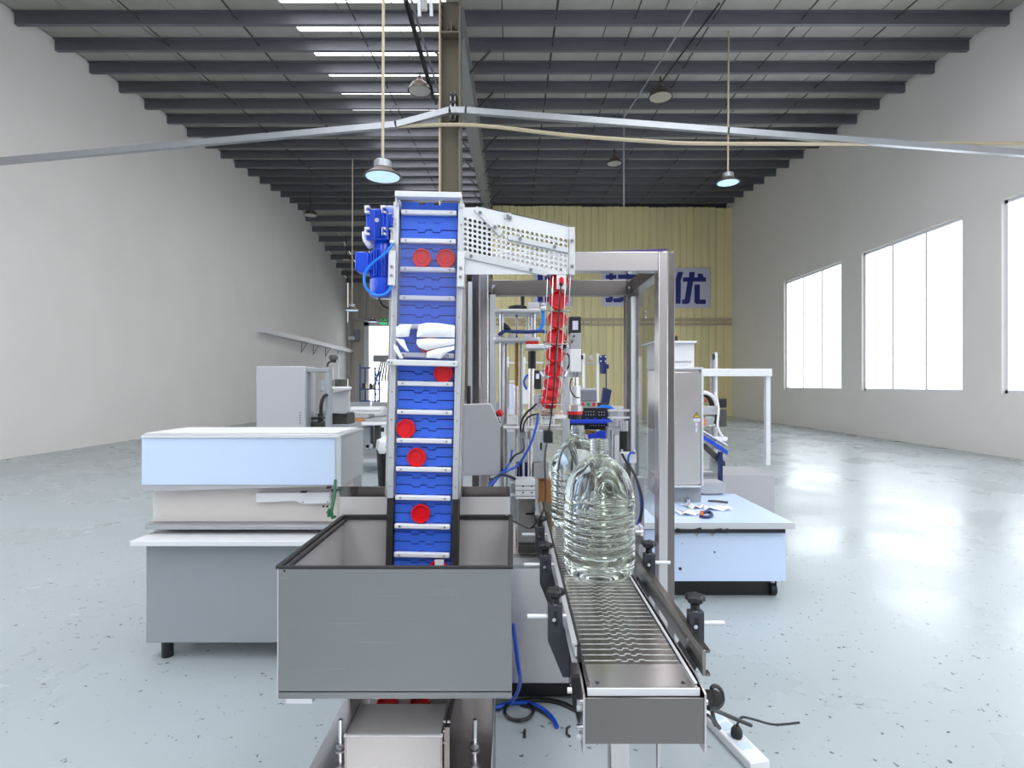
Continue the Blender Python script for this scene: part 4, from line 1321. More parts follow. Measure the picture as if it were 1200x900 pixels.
MB().cyl((px(724, 1.45), 1.44, .74), (px(724, 1.45), 1.44, .76), .02, 14).build('leg_bolt', 'screw', cv)
# guide rails
for s, (y0, z0, z1) in ((-1, (1.25, .872, .918)), (1, (1.2, .868, .924))):
    xr = CX + s * (.121 if s < 0 else .144)
    r = MB().prism([(xr - .004, z0), (xr + .004, z0), (xr + .004, z1), (xr - .004, z1)], y0, 3.6).build('guide_rail', 'rubber' if s < 0 else 'chain', cv, bevel=.0015)
    for zz in (z0, z1 - .006):
        MB().box(xr + s * .004 - (.012 if s < 0 else 0), xr + s * .004 + (.009 if s > 0 else 0), y0, 3.6, zz, zz + .006).build('rail_flange', 'alu' if s < 0 else 'steel_dark', r)
    MB().box(xr + s * .004 - (.004 if s < 0 else 0), xr + s * .004 + (.004 if s > 0 else 0), y0 + .004, 3.6, z0 + .012, z1 - .012).build('rail_web', 'alu_white' if s < 0 else 'alu', r)
MB().cyl((CX + .144 - .006, 1.3, .9), (CX + .144 - .003, 1.3, .9), .004, 10).build('rail_screw', 'screw', cv)


def knob(o, c):
    k = MB().lathe([(.004, 0), (.011, 0), (.011, .014), (.009, .016), (.017, .019), (.022, .023), (.022, .033), (.018, .037), (.004, .038)], c, n=40,
                   fn=lambda r, h, th: r * (1 + (.16 * math.cos(5 * th) if r > .0125 else 0))).build('knob', 'black', o)
    MB().cyl(Vector(c) - Vector((0, 0, .004)), Vector(c) + Vector((0, 0, .003)), .01, 12).build('knob_collar', 'chrome', k)
    return k


def rail_bracket(s, Y, label):
    xb = CX + s * (.163 if s < 0 else .177)
    o = thing('rail_bracket', label, 'bracket', (xb, Y, .76), 'rail brackets of the conveyor')
    d = [(xb - .016, .94), (xb + .016, .94), (xb + .016, .905), (CX + s * CW2 - s * .001, .85), (CX + s * CW2 - s * .001, .765)]
    if s < 0:
        poly = [(xb - .019, .945), (xb + .018, .945), (xb + .018, .895), (CX - CW2 - .002, .845), (CX - CW2 - .002, .765), (xb + .018, .765), (xb - .019, .855)]
    else:
        poly = [(xb - .018, .945), (xb + .019, .945), (xb + .019, .855), (xb - .018, .765), (CX + CW2 + .002, .765), (CX + CW2 + .002, .845), (xb - .018, .895)]
    MB().prism(poly, Y - .012, Y + .012).build('bracket_body', 'bracket', o, bevel=.002)
    MB().box(xb - .004, xb + .005, Y - .014, Y - .008, .895, .93).build('clamp_slot', 'black', o)
    knob(o, (xb, Y, .947))
    MB().cyl((xb - .07 if s < 0 else xb - .025, Y, .914), (xb + .028 if s < 0 else xb + .07, Y, .914), .0058, 14).build('clamp_rod', 'alu_white', o)
    MB().cyl((xb - .004, Y - .018, .912), (xb - .004, Y - .012, .912), .005, 10).build('clamp_screw', 'chrome', o)
    return o


for (s, Y, lab) in ((-1, 1.40, 'nearest dark rail bracket with a black star knob, left of the conveyor'), (1, 1.36, 'nearest dark rail bracket with a black star knob, right of the conveyor'),
                    (-1, 1.80, 'second dark rail bracket left of the conveyor, beside the front bottle'), (1, 1.82, 'second dark rail bracket right of the conveyor, before the machine post'),
                    (-1, 2.16, 'farthest dark rail bracket left of the conveyor, near the rear bottle'), (1, 2.2, 'farthest dark rail bracket right of the conveyor, behind the front bottle')):
    rail_bracket(s, Y, lab)
# black side plate with bolts low at the conveyor's left end
sd = thing('end_bracket', 'black adjuster bracket bolted to the left side of the conveyor end', 'bracket', (px(676, 1.2), 1.2, .72))
MB().prism([(px(669, 1.2), pz(794, 1.2)), (px(683, 1.2), pz(794, 1.2)), (px(684, 1.2), pz(850, 1.2)), (px(679, 1.2), pz(850, 1.2)), (px(671, 1.2), pz(826, 1.2))], 1.2, 1.215).build('adjuster_plate', 'black', sd, bevel=.001)
for (a, b) in ((667, 809), (678, 830), (678, 864)):
    MB().cyl(P(a - 2, b, 1.19), P(a + 3, b, 1.19), .006, 10).build('adjuster_bolt', 'alu_white', sd)


# ---------------------------------------------------------------- bottles
def bottle(X, Y, label, turn=0.0):
    o = thing('water_bottle', label, 'bottle', (X, Y, CZ + .0002), 'ribbed water bottles on the conveyor', rot=(0, 0, turn))
    R = .118
    prof = [(.0008, .012), (.05, .010), (.075, .002), (.09, .0), (.104, .004), (.112, .014), (.1155, .03), (.1165, .045)]
    n = 7
    z = .05
    dz = .0265
    for k in range(n):
        for t_, q in ((0, 0), (.08, -.0025), (.16, -.0045), (.24, -.0025), (.32, 0), (.5, .0012), (.66, .0016), (.84, .0012)):
            prof.append((R - .001 + q, z + t_ * dz))
        z += dz
    z0 = z
    prof += [(R, z0 + .004)]
    for (r_, d_) in ((.1176, .142), (.1165, .128), (.1145, .114), (.1112, .1), (.1068, .086), (.1008, .072), (.0935, .058), (.0845, .045), (.074, .033), (.062, .0215), (.05, .012), (.039, .005), (.032, .0)):
        prof.append((r_, .39 - d_))
    prof += [(.030, .394), (.030, .402), (.0345, .4035), (.0345, .408), (.0292, .4095), (.0292, .415), (.0315, .417), (.0292, .419), (.0292, .424), (.0315, .426), (.0292, .428), (.0292, .433), (.0315, .435), (.0292, .437), (.0292, .446), (.0008, .4462)]

    def fn(r, h, th):
        if z0 + .006 < h < .388 and r > .036:
            t_ = min(1, (h - z0) / .02) * min(1, (r - .03) / .04)
            return r * (1 - .028 * t_ * max(0.0, math.cos(8 * th)) ** 2)
        return r
    MB().lathe(prof, (0, 0, 0), n=64, fn=fn).build('bottle_body', 'water', o, local=True, sharp=60)
    return o


bottle(px(702, 1.85), 1.85, 'front ribbed clear water bottle standing on the slat conveyor', .2)
bottle(px(677, 2.48), 2.48, 'rear clear water bottle standing under the capping head', .5)

# ---------------------------------------------------------------- right side: machines behind
# table with light blue panel
YT = 3.85
tb = thing('bench_machine', 'white topped bench machine with a light blue front panel right of the frame', 'bench', (1.35, 4.2, 0))
tz = pz(612, YT)
MB().box(px(753, YT), 1.95, YT - .03, 4.85, pz(619, YT), tz).build('bench_top', 'film', tb, bevel=.004)
MB().box(px(753, YT), 1.95, YT - .034, YT - .026, pz(618.5, YT), pz(611.5, YT)).build('top_edge', 'alu', tb)
MB().box(px(756, YT), 1.9, YT, YT + .02, pz(681, YT), pz(621, YT)).build('front_panel', 'film', tb)
MB().box(px(756, YT), 1.9, YT + .02, 4.8, pz(680, YT), pz(619, YT)).build('bench_body', 'grey_panel', tb)
MB().box(px(790, YT), 1.88, YT - .036, YT - .002, pz(623, YT), pz(618.5, YT)).build('cable_tray', 'black', tb)
for i, a in enumerate((797, 804, 812, 818, 826, 834, 842, 850)):
    MB().cbox(P(a, 621 + (i % 3), YT - .04), (.05, .012, .016 + .006 * (i % 2)), Matrix.Rotation(.2 - .15 * (i % 4), 3, 'Y')).build('cable_bunch', 'black', tb, bevel=.003)
MB().pprism([(790, 623), (853, 623), (853, 625.5), (838, 624.5), (835, 629), (832, 625), (819, 625), (817, 629), (813, 625), (800, 626), (790, 627)], YT - .008, .006).build('film_edge', 'grey_panel', tb)
for (a, b, r) in ((797, 666.5, .011), (837.5, 647, .006), (799.5, 637, .003)):
    MB().cyl(P(a, b, YT - .004), P(a, b, YT + .002), r, 12).build('panel_hole', 'black', tb)
for a in (.98, 1.85):
    for b in (YT + .1, 4.7):
        cs_ = MB().cyl((a, b, .09), (a, b, .16), .02, 10).build('caster_stem', 'galv', tb)
        MB().cyl((a - .02, b, .045), (a + .02, b, .045), .045, 18).build('caster_wheel', 'black', cs_)
MB().box(.93, 1.88, YT + .09, 4.75, .0, .15).build('plinth', 'black', tb)  # black block painting the shadow below the bench panel
# things on the bench
for i, (a, b, lab) in enumerate(((794.5, 582, 'short steel cylinder on the bench, left of three'), (799, 581.5, 'short steel cylinder on the bench, middle and tallest of three'), (806.5, 582, 'short steel cylinder on the bench, right of three'))):
    Yc = 4.55 - .03 * i
    q = P(a, b, Yc)
    tag(MB().lathe([(.004, 0), (.016, 0), (.016, .03 + .014 * (i == 1)), (.012, .034 + .014 * (i == 1)), (.004, .034 + .014 * (i == 1))], (q.x, Yc, tz), n=16).build('steel_cylinder', 'chrome'), lab, 'cylinder', 'steel cylinders on the bench')
tag(MB().tube([(px(a, c), c, tz + .012) for a, c in ((822, 4.06), (826, 4.1), (832, 4.1), (834.5, 4.02), (831, 3.96), (825, 3.95), (821, 3.98))], .011, 8).build('coiled_hose', 'motor_dark'), 'dark blue coolant hose curled on the bench top', 'hose')
tag(MB().lathe([(.004, 0), (.016, 0), (.014, .03), (.008, .05), (.004, .05)], (px(821, 4.0), 3.98, tz), n=12).build('hose_nozzle', 'orange'), 'orange nozzle of the dark blue hose on the bench', 'nozzle')
tag(MB().tube([(px(830, 4.5), 4.5, tz + .012), (px(838, 4.5), 4.5, tz + .01), (px(853, 4.45), 4.45, tz + .01)], .008, 6).build('long_spanner', 'dark_steel'), 'dark rod tool lying at the back of the bench', 'tool')
for i, (a, c, w_, an, lab) in enumerate(((806, 4.1, .16, .1, 'crumpled pale film on the bench near the frame post'), (840, 4.25, .2, -.2, 'crumpled pale film at the right of the bench'), (812, 4.32, .12, .4, 'crumpled pale film in the middle of the bench'))):
    f = MB()
    cc = Vector((px(a, c), c, tz + .003))
    n_ = 7
    for k in range(n_):
        for j in range(4):
            f.v.append(cc + Matrix.Rotation(an, 3, 'Z') @ Vector(((k / (n_ - 1) - .5) * w_, (j / 3 - .5) * .14, .008 * ((k * 7 + j * 5) % 4))))
    for k in range(n_ - 1):
        for j in range(3):
            f.f.append((k * 4 + j, k * 4 + 4 + j, k * 4 + 5 + j, k * 4 + 1 + j))
    fo = f.build('plastic_film', 'film_white', recalc=False, sharp=20)
    so = fo.modifiers.new('thickness', 'SOLIDIFY')
    so.thickness = .001
    tag(fo, lab, 'film', 'films on the bench')

# control cabinet above the bench
YK = 4.45
kc = thing('control_cabinet', 'brushed steel control cabinet with a yellow warning triangle above the bench', 'cabinet', P(800, 573, YK))
MB().pbox(770, 823, 433, 571, YK, .3).build('cabinet_body', 'steel', kc, bevel=.004)
MB().pbox(770, 821.5, 436, 568, YK - .02, .02).build('cabinet_door', 'steel', kc, bevel=.004)
MB().pbox(770, 824.5, 430.5, 433, YK - .03, .34).build('cabinet_rim', 'alu', kc, bevel=.002)
MB().pbox(822, 824.5, 433, 571, YK - .03, .03).build('cabinet_rim', 'alu', kc, bevel=.002)
MB().pbox(770, 824.5, 569, 571.5, YK - .03, .03).build('cabinet_rim', 'alu', kc, bevel=.002)
MB().pprism([(788, 498), (797, 494), (800.5, 508), (788, 512)], YK - .03, .01).build('paper_flap', 'steel', kc)
w_ = MB().pprism([(812.5, 490.5), (820.5, 490.5), (820.5, 494), (812.5, 494)], YK - .023, .002).build('warning_plate', 'sign_board', kc)
tri = MB().pprism([(812.5, 489.5), (820.5, 489.5), (816.5, 482.8)], YK - .024, .002).build('warning_triangle', 'black', kc)
MB().pprism([(813.7, 488.8), (819.3, 488.8), (816.5, 484.2)], YK - .026, .002).build('triangle_field', 'yellow', tri)
MB().pprism([(816.9, 485.2), (815.4, 487.2), (816.4, 487.2), (815.9, 488.5), (817.6, 486.6), (816.7, 486.6)], YK - .028, .002).build('lightning_bolt', 'black', tri)
lk_ = MB().pbox(814.7, 817.6, 495.5, 506, YK - .026, .006).build('door_lock', 'sign_board', kc, bevel=.002)
MB().pbox(815.5, 816.8, 498.5, 501.5, YK - .029, .004).build('lock_slot', 'grey_panel', lk_)
MB().pbox(765, 850, 566, 578, YK + .33, .2).build('machine_body', 'grey_panel', kc)
MB().box(px(790, YK), px(824, YK), YK + .05, YK + .28, tz, pz(571, YK)).build('cabinet_support', 'mid_grey', kc)
# white box unit behind the cabinet
YW = 5.2
wu = thing('white_hood', 'white sheet metal hood standing behind the steel control cabinet', 'hood', (px(790, YW), YW + .2, 0))
MB().box(px(770, YW), px(813.5, YW), YW, YW + .4, 0, pz(402, YW)).build('hood_body', 'white', wu, bevel=.004)
MB().pbox(766, 817, 399.5, 401.8, YW - .05, .5).build('hood_lid', 'white', wu, bevel=.003)
MB().pbox(770, 810, 422.8, 424, YW - .01, .01).build('hood_seam', 'grey_panel', wu)
hk = MB().cyl(P(792.5, 399.5, YW + .02), P(792.5, 394, YW + .02), .015, 12).build('lid_knob', 'black', wu)
MB().cyl(P(792, 394, YW + .02), P(791.5, 392, YW + .02), .012, 12).build('knob_cap', 'carton', hk)
# machine frame at the right edge
YR = 6.0
rf = thing('labelling_machine', 'white framed labelling machine with a blue belt at the right edge', 'machine', P(850, 590, YR))
MB().pbox(823, 905, 432, 441, YR, .08).build('top_bar', 'alu_white', rf, bevel=.004)
MB().pbox(838.5, 841, 413, 545, YR + .05, .06).build('upright', 'alu_white', rf)
MB().pbox(834, 838.5, 419, 545, YR + .12, .05).build('upright', 'grey_panel', rf)
MB().pbox(898, 903, 441, 545, YR + .05, .06).build('upright', 'alu_white', rf)
MB().cyl(P(836, 418, YR + .1), P(840, 418, YR + .1), .035, 14).build('clamp_knob', 'black', rf)
arc = [P(824 + 16 * math.sin(t_), 479 - 19 * math.cos(t_), YR - .05) for t_ in [k * math.pi / 10 for k in range(11)]]
MB().tube(arc, .022, 8).build('ring_guard', 'white', rf)
MB().tube([p + Vector((-.035, .02, 0)) for p in arc[:7]], .03, 8).build('ring_pad', 'black', rf)
MB().pbox(841, 852, 467, 478, YR, .1).build('screen_back', 'black', rf, bevel=.01)
MB().cyl(P(826, 469, YR - .1), P(828, 469, YR - .1), .018, 10).build('stop_knob', 'red_print', rf)
for (a0, b0, a1, b1, m, w_) in ((822, 508, 853, 528, 'motor', 5), (822, 503, 853, 521, 'white', 2), (828, 520, 850, 541, 'dark_steel', 6)):
    d = .02
    MB().pprism([(a0, b0), (a1, b1), (a1, b1 + w_), (a0, b0 + w_)], YR - .2, .15).build('belt_bed', m, rf, bevel=.004)
for (a, b, c, d, m) in ((824, 843, 476, 486, 'grey_panel'), (826, 837, 488, 499, 'galv'), (823, 828, 491, 499, 'orange'), (830, 839, 497, 499.5, 'white'), (840, 852, 480, 500, 'dark_steel'), (838, 853, 512, 517, 'white'), (836, 850, 533, 535.5, 'white'), (823, 836, 552, 554, 'alu_white'), (835, 846, 541, 556, 'grey_panel')):
    MB().pbox(a, b, c, d, YR - .12, .1).build('mechanism_block', m, rf, bevel=.008)
MB().pbox(843, 847, 530, 580, YR - .25, .05).build('support_leg', 'motor_dark', rf)
MB().tube([P(838, 460, YR - .1), P(842, 478, YR - .15), P(841, 500, YR - .2), P(847, 512, YR - .2)], .012, 6).build('white_tube', 'white', rf)
MB().box(px(822, YR), px(905, YR), YR - .05, YR + .6, 0, pz(556, YR)).build('machine_base', 'grey_panel', rf)

# operator panel and blue drive seen through the frame
YO = 5.0
op = thing('operator_panel', 'grey operator panel with a screen and red and green buttons seen through the frame', 'control panel', P(688, 478, YO))
MB().pbox(678, 700, 455, 478, YO, .1).build('panel_case', 'grey_panel', op, bevel=.005)
MB().pbox(680.5, 699, 457, 470, YO - .012, .012).build('panel_screen', 'screen', op, bevel=.004)
for (a, m) in ((683, 'red_print'), (689.5, 'green_print'), (696, 'red_print')):
    MB().cyl(P(a, 474, YO - .03), P(a, 474, YO), .016, 14).build('panel_button', m, op)
MB().pbox(686, 692, 478, 700, YO + .05, .06).build('panel_post', 'grey_panel', op)
YD = 7.0
dm = thing('blue_drive_unit', 'small dark blue gear motor on a white post before the yellow partition', 'motor', P(706, 470, YD))
MB().pbox(703, 711, 416, 425, YD, .1).build('gear_case', 'motor_dark', dm, bevel=.01)
MB().cyl(P(707, 425, YD + .05), P(707, 438, YD + .05), .045, 16).build('motor_barrel', 'motor_dark', dm)
MB().pbox(710, 713.5, 427, 432, YD, .05).build('terminal_box', 'motor_dark', dm)
for (a, b) in ((703.5, 417), (709, 417), (703.5, 422.5), (709, 422.5)):
    MB().pbox(a, a + 1.6, b, b + 1.6, YD - .01, .01).build('case_lug', 'sign_board', dm)
MB().pbox(709.8, 711, 432, 456, YD, .02).build('drive_lead', 'motor_dark', dm)
MB().pbox(699.5, 702, 414, 600, YD + .05, .05).build('drive_post', 'white', dm)
MB().pbox(682.5, 685.5, 414, 600, YD + .05, .05).build('drive_post', 'white', dm)
MB().pbox(685, 700, 425, 426.5, YD + .06, .03).build('drive_bar', 'galv', dm)
MB().cyl(P(692.5, 419, YD + .05), P(692.5, 419, YD + .1), .03, 14).build('drive_pulley', 'grey_panel', dm)
MB().pbox(681, 683.5, 416, 421, YD, .04).build('post_knob', 'black', dm)
nv = thing('navy_hood', 'navy blue tilted cover with a bright blue tray behind the capping head', 'cover', P(710, 490, 6.0))
MB().pprism([(707.5, 454), (717, 457), (713.5, 476), (705, 474)], 6.0, .1).build('hood_plate', 'navy', nv, bevel=.005)
MB().pprism([(702, 477), (706, 475), (715, 475), (720, 478.5), (717, 481), (702, 480)], 5.9, .15).build('blue_tray', 'hose_light', nv, bevel=.005)
MB().pbox(701, 713, 472, 477, 5.95, .1).build('tray_back', 'dark_steel', nv)
MB().pbox(705, 712, 480, 700, 6.02, .08).build('hood_post', 'dark_steel', nv)
# low machine silhouettes between the posts
for (a, b, c, d, Y_, m, nm, lab, cat) in ((718, 746, 478, 560, 6.5, 'grey_panel', 'machine_cabinet', 'grey machine cabinet far behind the side clamp', 'cabinet'),
                                         (592, 640, 505, 560, 5.5, 'mid_grey', 'machine_cabinet', 'grey machine cabinet far behind the lift column', 'cabinet')):
    o = thing(nm, lab, cat, P((a + b) / 2, d, Y_))
    MB().box(px(a, Y_), px(b, Y_), Y_, Y_ + .6, 0, pz(c, Y_)).build('body', m, o, bevel=.01)
    MB().box(px(a + 3, Y_), px(b - 3, Y_), Y_ - .015, Y_, .15, pz(c + 3, Y_)).build('door', m, o, bevel=.005)
    MB().pbox(b - 7, b - 5, c + 14, c + 22, Y_ - .03, .02).build('door_handle', 'black', o)

# ---------------------------------------------------------------- left side: machines behind the hopper
YA = 3.0
lm = thing('labeller_hood', 'long machine hood with a light blue filmed front left of the elevator', 'machine', (px(380, YA), YA + .3, 0))
hx1 = px(399.5, YA)
z1, z0 = pz(512, YA), pz(570, YA)
MB().box(-2.0, px(393, YA), YA - .004, YA, z0 + .01, z1 - .005).build('film_panel', 'film', lm)
MB().prism([(-2.0, z0 - .03), (hx1 - .04, z0), (hx1, z0), (hx1, z1), (-2.0, z1 + .0)], YA, YA + .45).build('hood_body', 'grey_panel', lm, bevel=.003)
MB().box(px(393.5, YA), hx1 + .001, YA - .002, YA, z0, z1).build('corner_strip', 'alu', lm)
MB().box(-2.0, hx1 + .004, YA - .004, YA + .455, z1, z1 + .012).build('hood_rim', 'alu', lm, bevel=.002)
MB().box(-2.0, hx1 - .03, YA + .02, YA + .42, z1 + .012, z1 + .02).build('hood_top', 'white', lm)
MB().box(-2.0, px(398, YA), YA - .012, YA - .004, z1 - .004, z1 + .004).build('front_bead', 'alu_white', lm)
MB().pprism([(300, 578), (386.5, 577), (386.5, 590), (355, 591), (346, 587), (300, 589)], YA + .05, .03).build('side_plate', 'white', lm, bevel=.002)
MB().box(-2.0, px(389, YA), YA + .09, YA + .4, pz(612, YA + .09), z0).build('machine_body', 'beige_body', lm, bevel=.004)
MB().box(-2.0, px(392, YA), YA + .02, YA + .45, pz(622, YA), pz(612, YA + .09)).build('bed_plate', 'galv', lm, bevel=.003)
MB().box(-2.0, px(388, YA), YA - .1, YA + .45, pz(634, YA), pz(628, YA)).build('bed_rail', 'white', lm, bevel=.003)
MB().box(-1.98, px(386, YA), YA, YA + .4, .1, pz(634, YA)).build('base_cabinet', 'mid_grey', lm, bevel=.004)
for a in (-1.9, -1.05):
    for b in (YA + .06, YA + .34):
        MB().cyl((a, b, 0), (a, b, .1), .03, 12).build('machine_foot', 'black', lm)
for (a, b) in ((355, 588.5), (384, 588)):
    MB().cyl(P(a, b, YA + .046), P(a, b, YA + .05), .005, 8).build('plate_screw', 'screw', lm)
for (a, b) in ((379, 593.5), (383.5, 593.5)):
    MB().cyl(P(a, b, YA + .086), P(a, b, YA + .09), .006, 10).build('cable_hole', 'black', lm)
for (a, b, w_, h_) in ((384.5, 571.5, 4, 3), (391.5, 575, 7, 1.6), (355, 577, 6, 1.5)):
    MB().pbox(a - w_ / 2, a + w_ / 2, b - h_ / 2, b + h_ / 2, YA - .01, .03).build('hood_catch', 'black', lm)

# grey framed machine further left
YF = 5.6
fm = thing('framed_machine', 'grey machine with a square window frame behind the labeller hood', 'machine', P(365, 520, YF))
MB().pbox(300, 357.5, 429, 520, YF, .3).build('body_panel', 'grey_panel', fm, bevel=.01)
for (a, b, c, d) in ((357.5, 385, 431, 436), (381, 385, 436, 520), (357.5, 359.5, 436, 520)):
    MB().pbox(a, b, c, d, YF + .02, .12).build('window_frame', 'mid_grey', fm, bevel=.006)
MB().pbox(357, 385, 506, 520, YF + .1, .4).build('machine_bed', 'grey_panel', fm)
for (a, b, c, d, m) in ((359, 381, 494, 505, 'dark_steel'), (361, 378, 489, 492, 'black'), (362, 365, 484, 497, 'galv'), (372, 376, 485, 497, 'black')):
    MB().pbox(a, b, c, d, YF + .15, .1).build('clamp_part', m, fm, bevel=.008)
MB().tube([P(383, 463, YF), P(379, 466, YF - .05), P(376.5, 474, YF - .05), P(376, 486, YF)], .018, 6).build('cable_loop', 'black', fm)
for k in range(5):
    MB().pbox(351, 352.2, 483 + k * 3, 484.2 + k * 3, YF - .004, .006).build('vent_hole', 'dark_steel', fm)
MB().box(px(300, YF), px(385, YF), YF, YF + .7, 0, pz(518, YF)).build('lower_body', 'mid_grey', fm, bevel=.01)

# second machine: hanging panel, pot and lamps
YG = 6.6
gm2 = thing('feeder_machine', 'grey feeder machine with two cylindrical pots and a flat panel', 'machine', P(398, 540, YG))
MB().pprism([(386, 461), (409, 457), (409, 482), (404, 485), (386, 484)], YG, .06).build('flat_panel', 'grey_panel', gm2, bevel=.006)
MB().cyl(P(383, 445, YG), P(383, 458, YG), .075, 20).build('pot', 'mid_grey', gm2)
MB().cyl(P(399, 444.5, YG), P(399, 453, YG), .065, 20).build('pot', 'dark_steel', gm2)
MB().lathe([(.01, 0), (.11, 0), (.12, .02), (.11, .035), (.01, .035)], P(400, 456.5, YG), n=24).build('feed_bowl', 'white', gm2)
for (a, c, d) in ((397, 415, 445), (391, 428, 446)):
    MB().cyl(P(a, c, YG), P(a, d, YG), .012, 8).build('stalk', 'grey_panel', gm2)
MB().tube([P(383.5, 430, YG), P(385, 425, YG), P(390, 423.5, YG), P(394, 424, YG)], .012, 6).build('bent_arm', 'dark_steel', gm2)
MB().lathe([(.01, 0), (.045, .0), (.05, .04), (.02, .09)], P(394, 422, YG), (-.6, -.3, .4), n=14).build('lamp_head', 'dark_steel', gm2)
MB().pbox(384, 388, 458, 520, YG + .05, .06).build('column', 'mid_grey', gm2)
MB().pbox(386, 408, 484, 520, YG + .1, .3).build('gear_block', 'dark_steel', gm2, bevel=.02)
MB().box(px(385, YG), px(408, YG), YG + .05, YG + .6, 0, pz(498, YG)).build('pedestal', 'mid_grey', gm2, bevel=.01)

# bench on casters with trays
YV = 9.2
wt = thing('work_table', 'white work table on casters with small machinery underneath', 'table', (px(425, YV), YV + .4, 0))
tzv = pz(495.5, YV)
MB().box(px(397, YV), px(452, YV), YV, YV + .9, tzv - .04, tzv).build('table_top', 'white', wt, bevel=.006)
for a in (px(400, YV), px(446, YV)):
    for b in (YV + .03, YV + .8):
        lg = MB().box(a, a + .07, b, b + .07, .12, tzv - .04).build('leg', 'alu_white', wt, bevel=.006)
        MB().cyl((a + .01, b + .03, .06), (a + .06, b + .03, .06), .06, 16).build('caster', 'black', lg)
MB().box(px(400, YV), px(448, YV), YV + .05, YV + .85, .2, .25).build('lower_shelf', 'grey_panel', wt)
for (a, b, c, d, m) in ((424, 434, 500, 526, 'mid_grey'), (427, 437, 520, 527, 'galv'), (438, 444, 498, 525, 'dark_steel')):
    MB().pbox(a, b, c, d, YV + .25, .25).build('drive_block', m, wt, bevel=.02)
MB().pbox(446, 450, 501, 506, YV + .02, .03).build('table_knob', 'black', wt)
tr = thing('tray_stack', 'shallow trays of parts lying on the white work table', 'tray', P(415, 494, YV + .3))
for (a, b, c, d, m) in ((398, 428, 490, 494, 'carton'), (400, 432, 486, 490, 'mid_grey'), (426, 462, 490.5, 494, 'galv')):
    MB().pbox(a, b, c, d, YV + .3, .4).build('tray', m, tr, bevel=.008)
cm = thing('conveyor_cover', 'long cream and white conveyor cover behind the work table', 'cover', P(425, 488, 11))
MB().pbox(406, 449, 477, 488, 11, .4).build('cover_body', 'white', cm, bevel=.05)
MB().pbox(408, 446, 477.2, 481, 10.97, .05).build('cover_stripe', 'film_white', cm, bevel=.01)
MB().box(px(408, 11), px(447, 11), 11.05, 11.35, 0, pz(488, 11)).build('cover_stand', 'mid_grey', cm)
gs = thing('partition_screen', 'low grey partition screen across the hall behind the work table', 'screen', (px(440, 13), 13, 0))
for k in range(6):
    a = px(404, 13) + k * .62
    MB().box(a, a + .6, 13, 13.04, .05, pz(471, 13)).build('screen_panel', 'mid_grey', gs, bevel=.005)
MB().box(px(404, 13), px(404, 13) + 3.7, 12.99, 13.05, 0, .05).build('screen_foot', 'dark_steel', gs)

# scaffold tower with jars
YX = 20.0
sf = thing('scaffold_tower', 'blue painted scaffold tower with a plank before the far doorway', 'scaffold', (px(435, YX), YX + .4, 0))
for (a, Y_, t0) in ((422, YX, 427), (439.5, YX, 431), (444.5, YX + .9, 435), (428, YX + .9, 431)):
    MB().cyl((px(a, Y_), Y_, 0), (px(a, Y_), Y_, pz(t0, Y_)), .032, 8).build('standard', 'scaffold', sf)
for yy in (431, 456, 470):
    MB().cyl(P(422, yy, YX), P(439.5, yy, YX), .025, 8).build('ledger', 'scaffold', sf)
    MB().cyl(P(439.5, yy, YX), P(444.5, yy, YX + .9), .025, 8).build('ledger', 'scaffold', sf)
for (y0, y1) in ((433, 455), (455, 433), (457, 475)):
    MB().cyl(P(439.5, y0, YX), P(444.5, y1, YX + .9), .018, 6).build('brace', 'scaffold', sf)
MB().box(px(421, YX), px(445, YX), YX, YX + .9, pz(457, YX), pz(455.5, YX)).build('plank', 'mid_grey', sf)
for i, (a, m) in enumerate(((426, 'dark_steel'), (430, 'yellow_clad_b'), (434.5, 'dark_steel'), (438, 'yellow_clad_b'))):
    tag(MB().lathe([(.01, 0), (.055, 0), (.055, .14), (.04, .17), (.045, .2), (.01, .2)], (px(a, YX + .2), YX + .2, pz(455.5, YX)), n=14).build('jar', m),
        ('leftmost dark jar on the scaffold plank', 'yellowish jar second from left on the scaffold plank', 'dark jar third from left on the scaffold plank', 'rightmost yellowish jar on the scaffold plank')[i], 'jar', 'jars on the scaffold')

# waste bin behind the elevator
YBN = 6.4
bn = thing('waste_bin', 'black waste bin with a white liner beside the elevator', 'bin', (px(456, YBN), YBN + .15, 0))
MB().lathe([(.14, 0), (.17, .02), (.21, .78), (.2, .78), (.165, .04), (.01, .04)], (px(459, YBN), YBN + .15, 0), n=24).build('bin_shell', 'black', bn, recalc=False)
MB().lathe([(.205, .7), (.225, .76), (.2, .84), (.12, .88), (.02, .86)], (px(459, YBN), YBN + .15, 0), n=20, fn=lambda r, h, th: r * (1 + .08 * math.sin(5 * th) + .05 * math.sin(9 * th + h * 20))).build('bin_liner', 'bag', bn, recalc=False)

# ---------------------------------------------------------------- on the floor
def fl(x, y, z=0.0):
    """floor point seen at pixel x, y"""
    Y = (EYE - z) * F_PX / (y - 450.0)
    return (px(x, Y), Y, z)


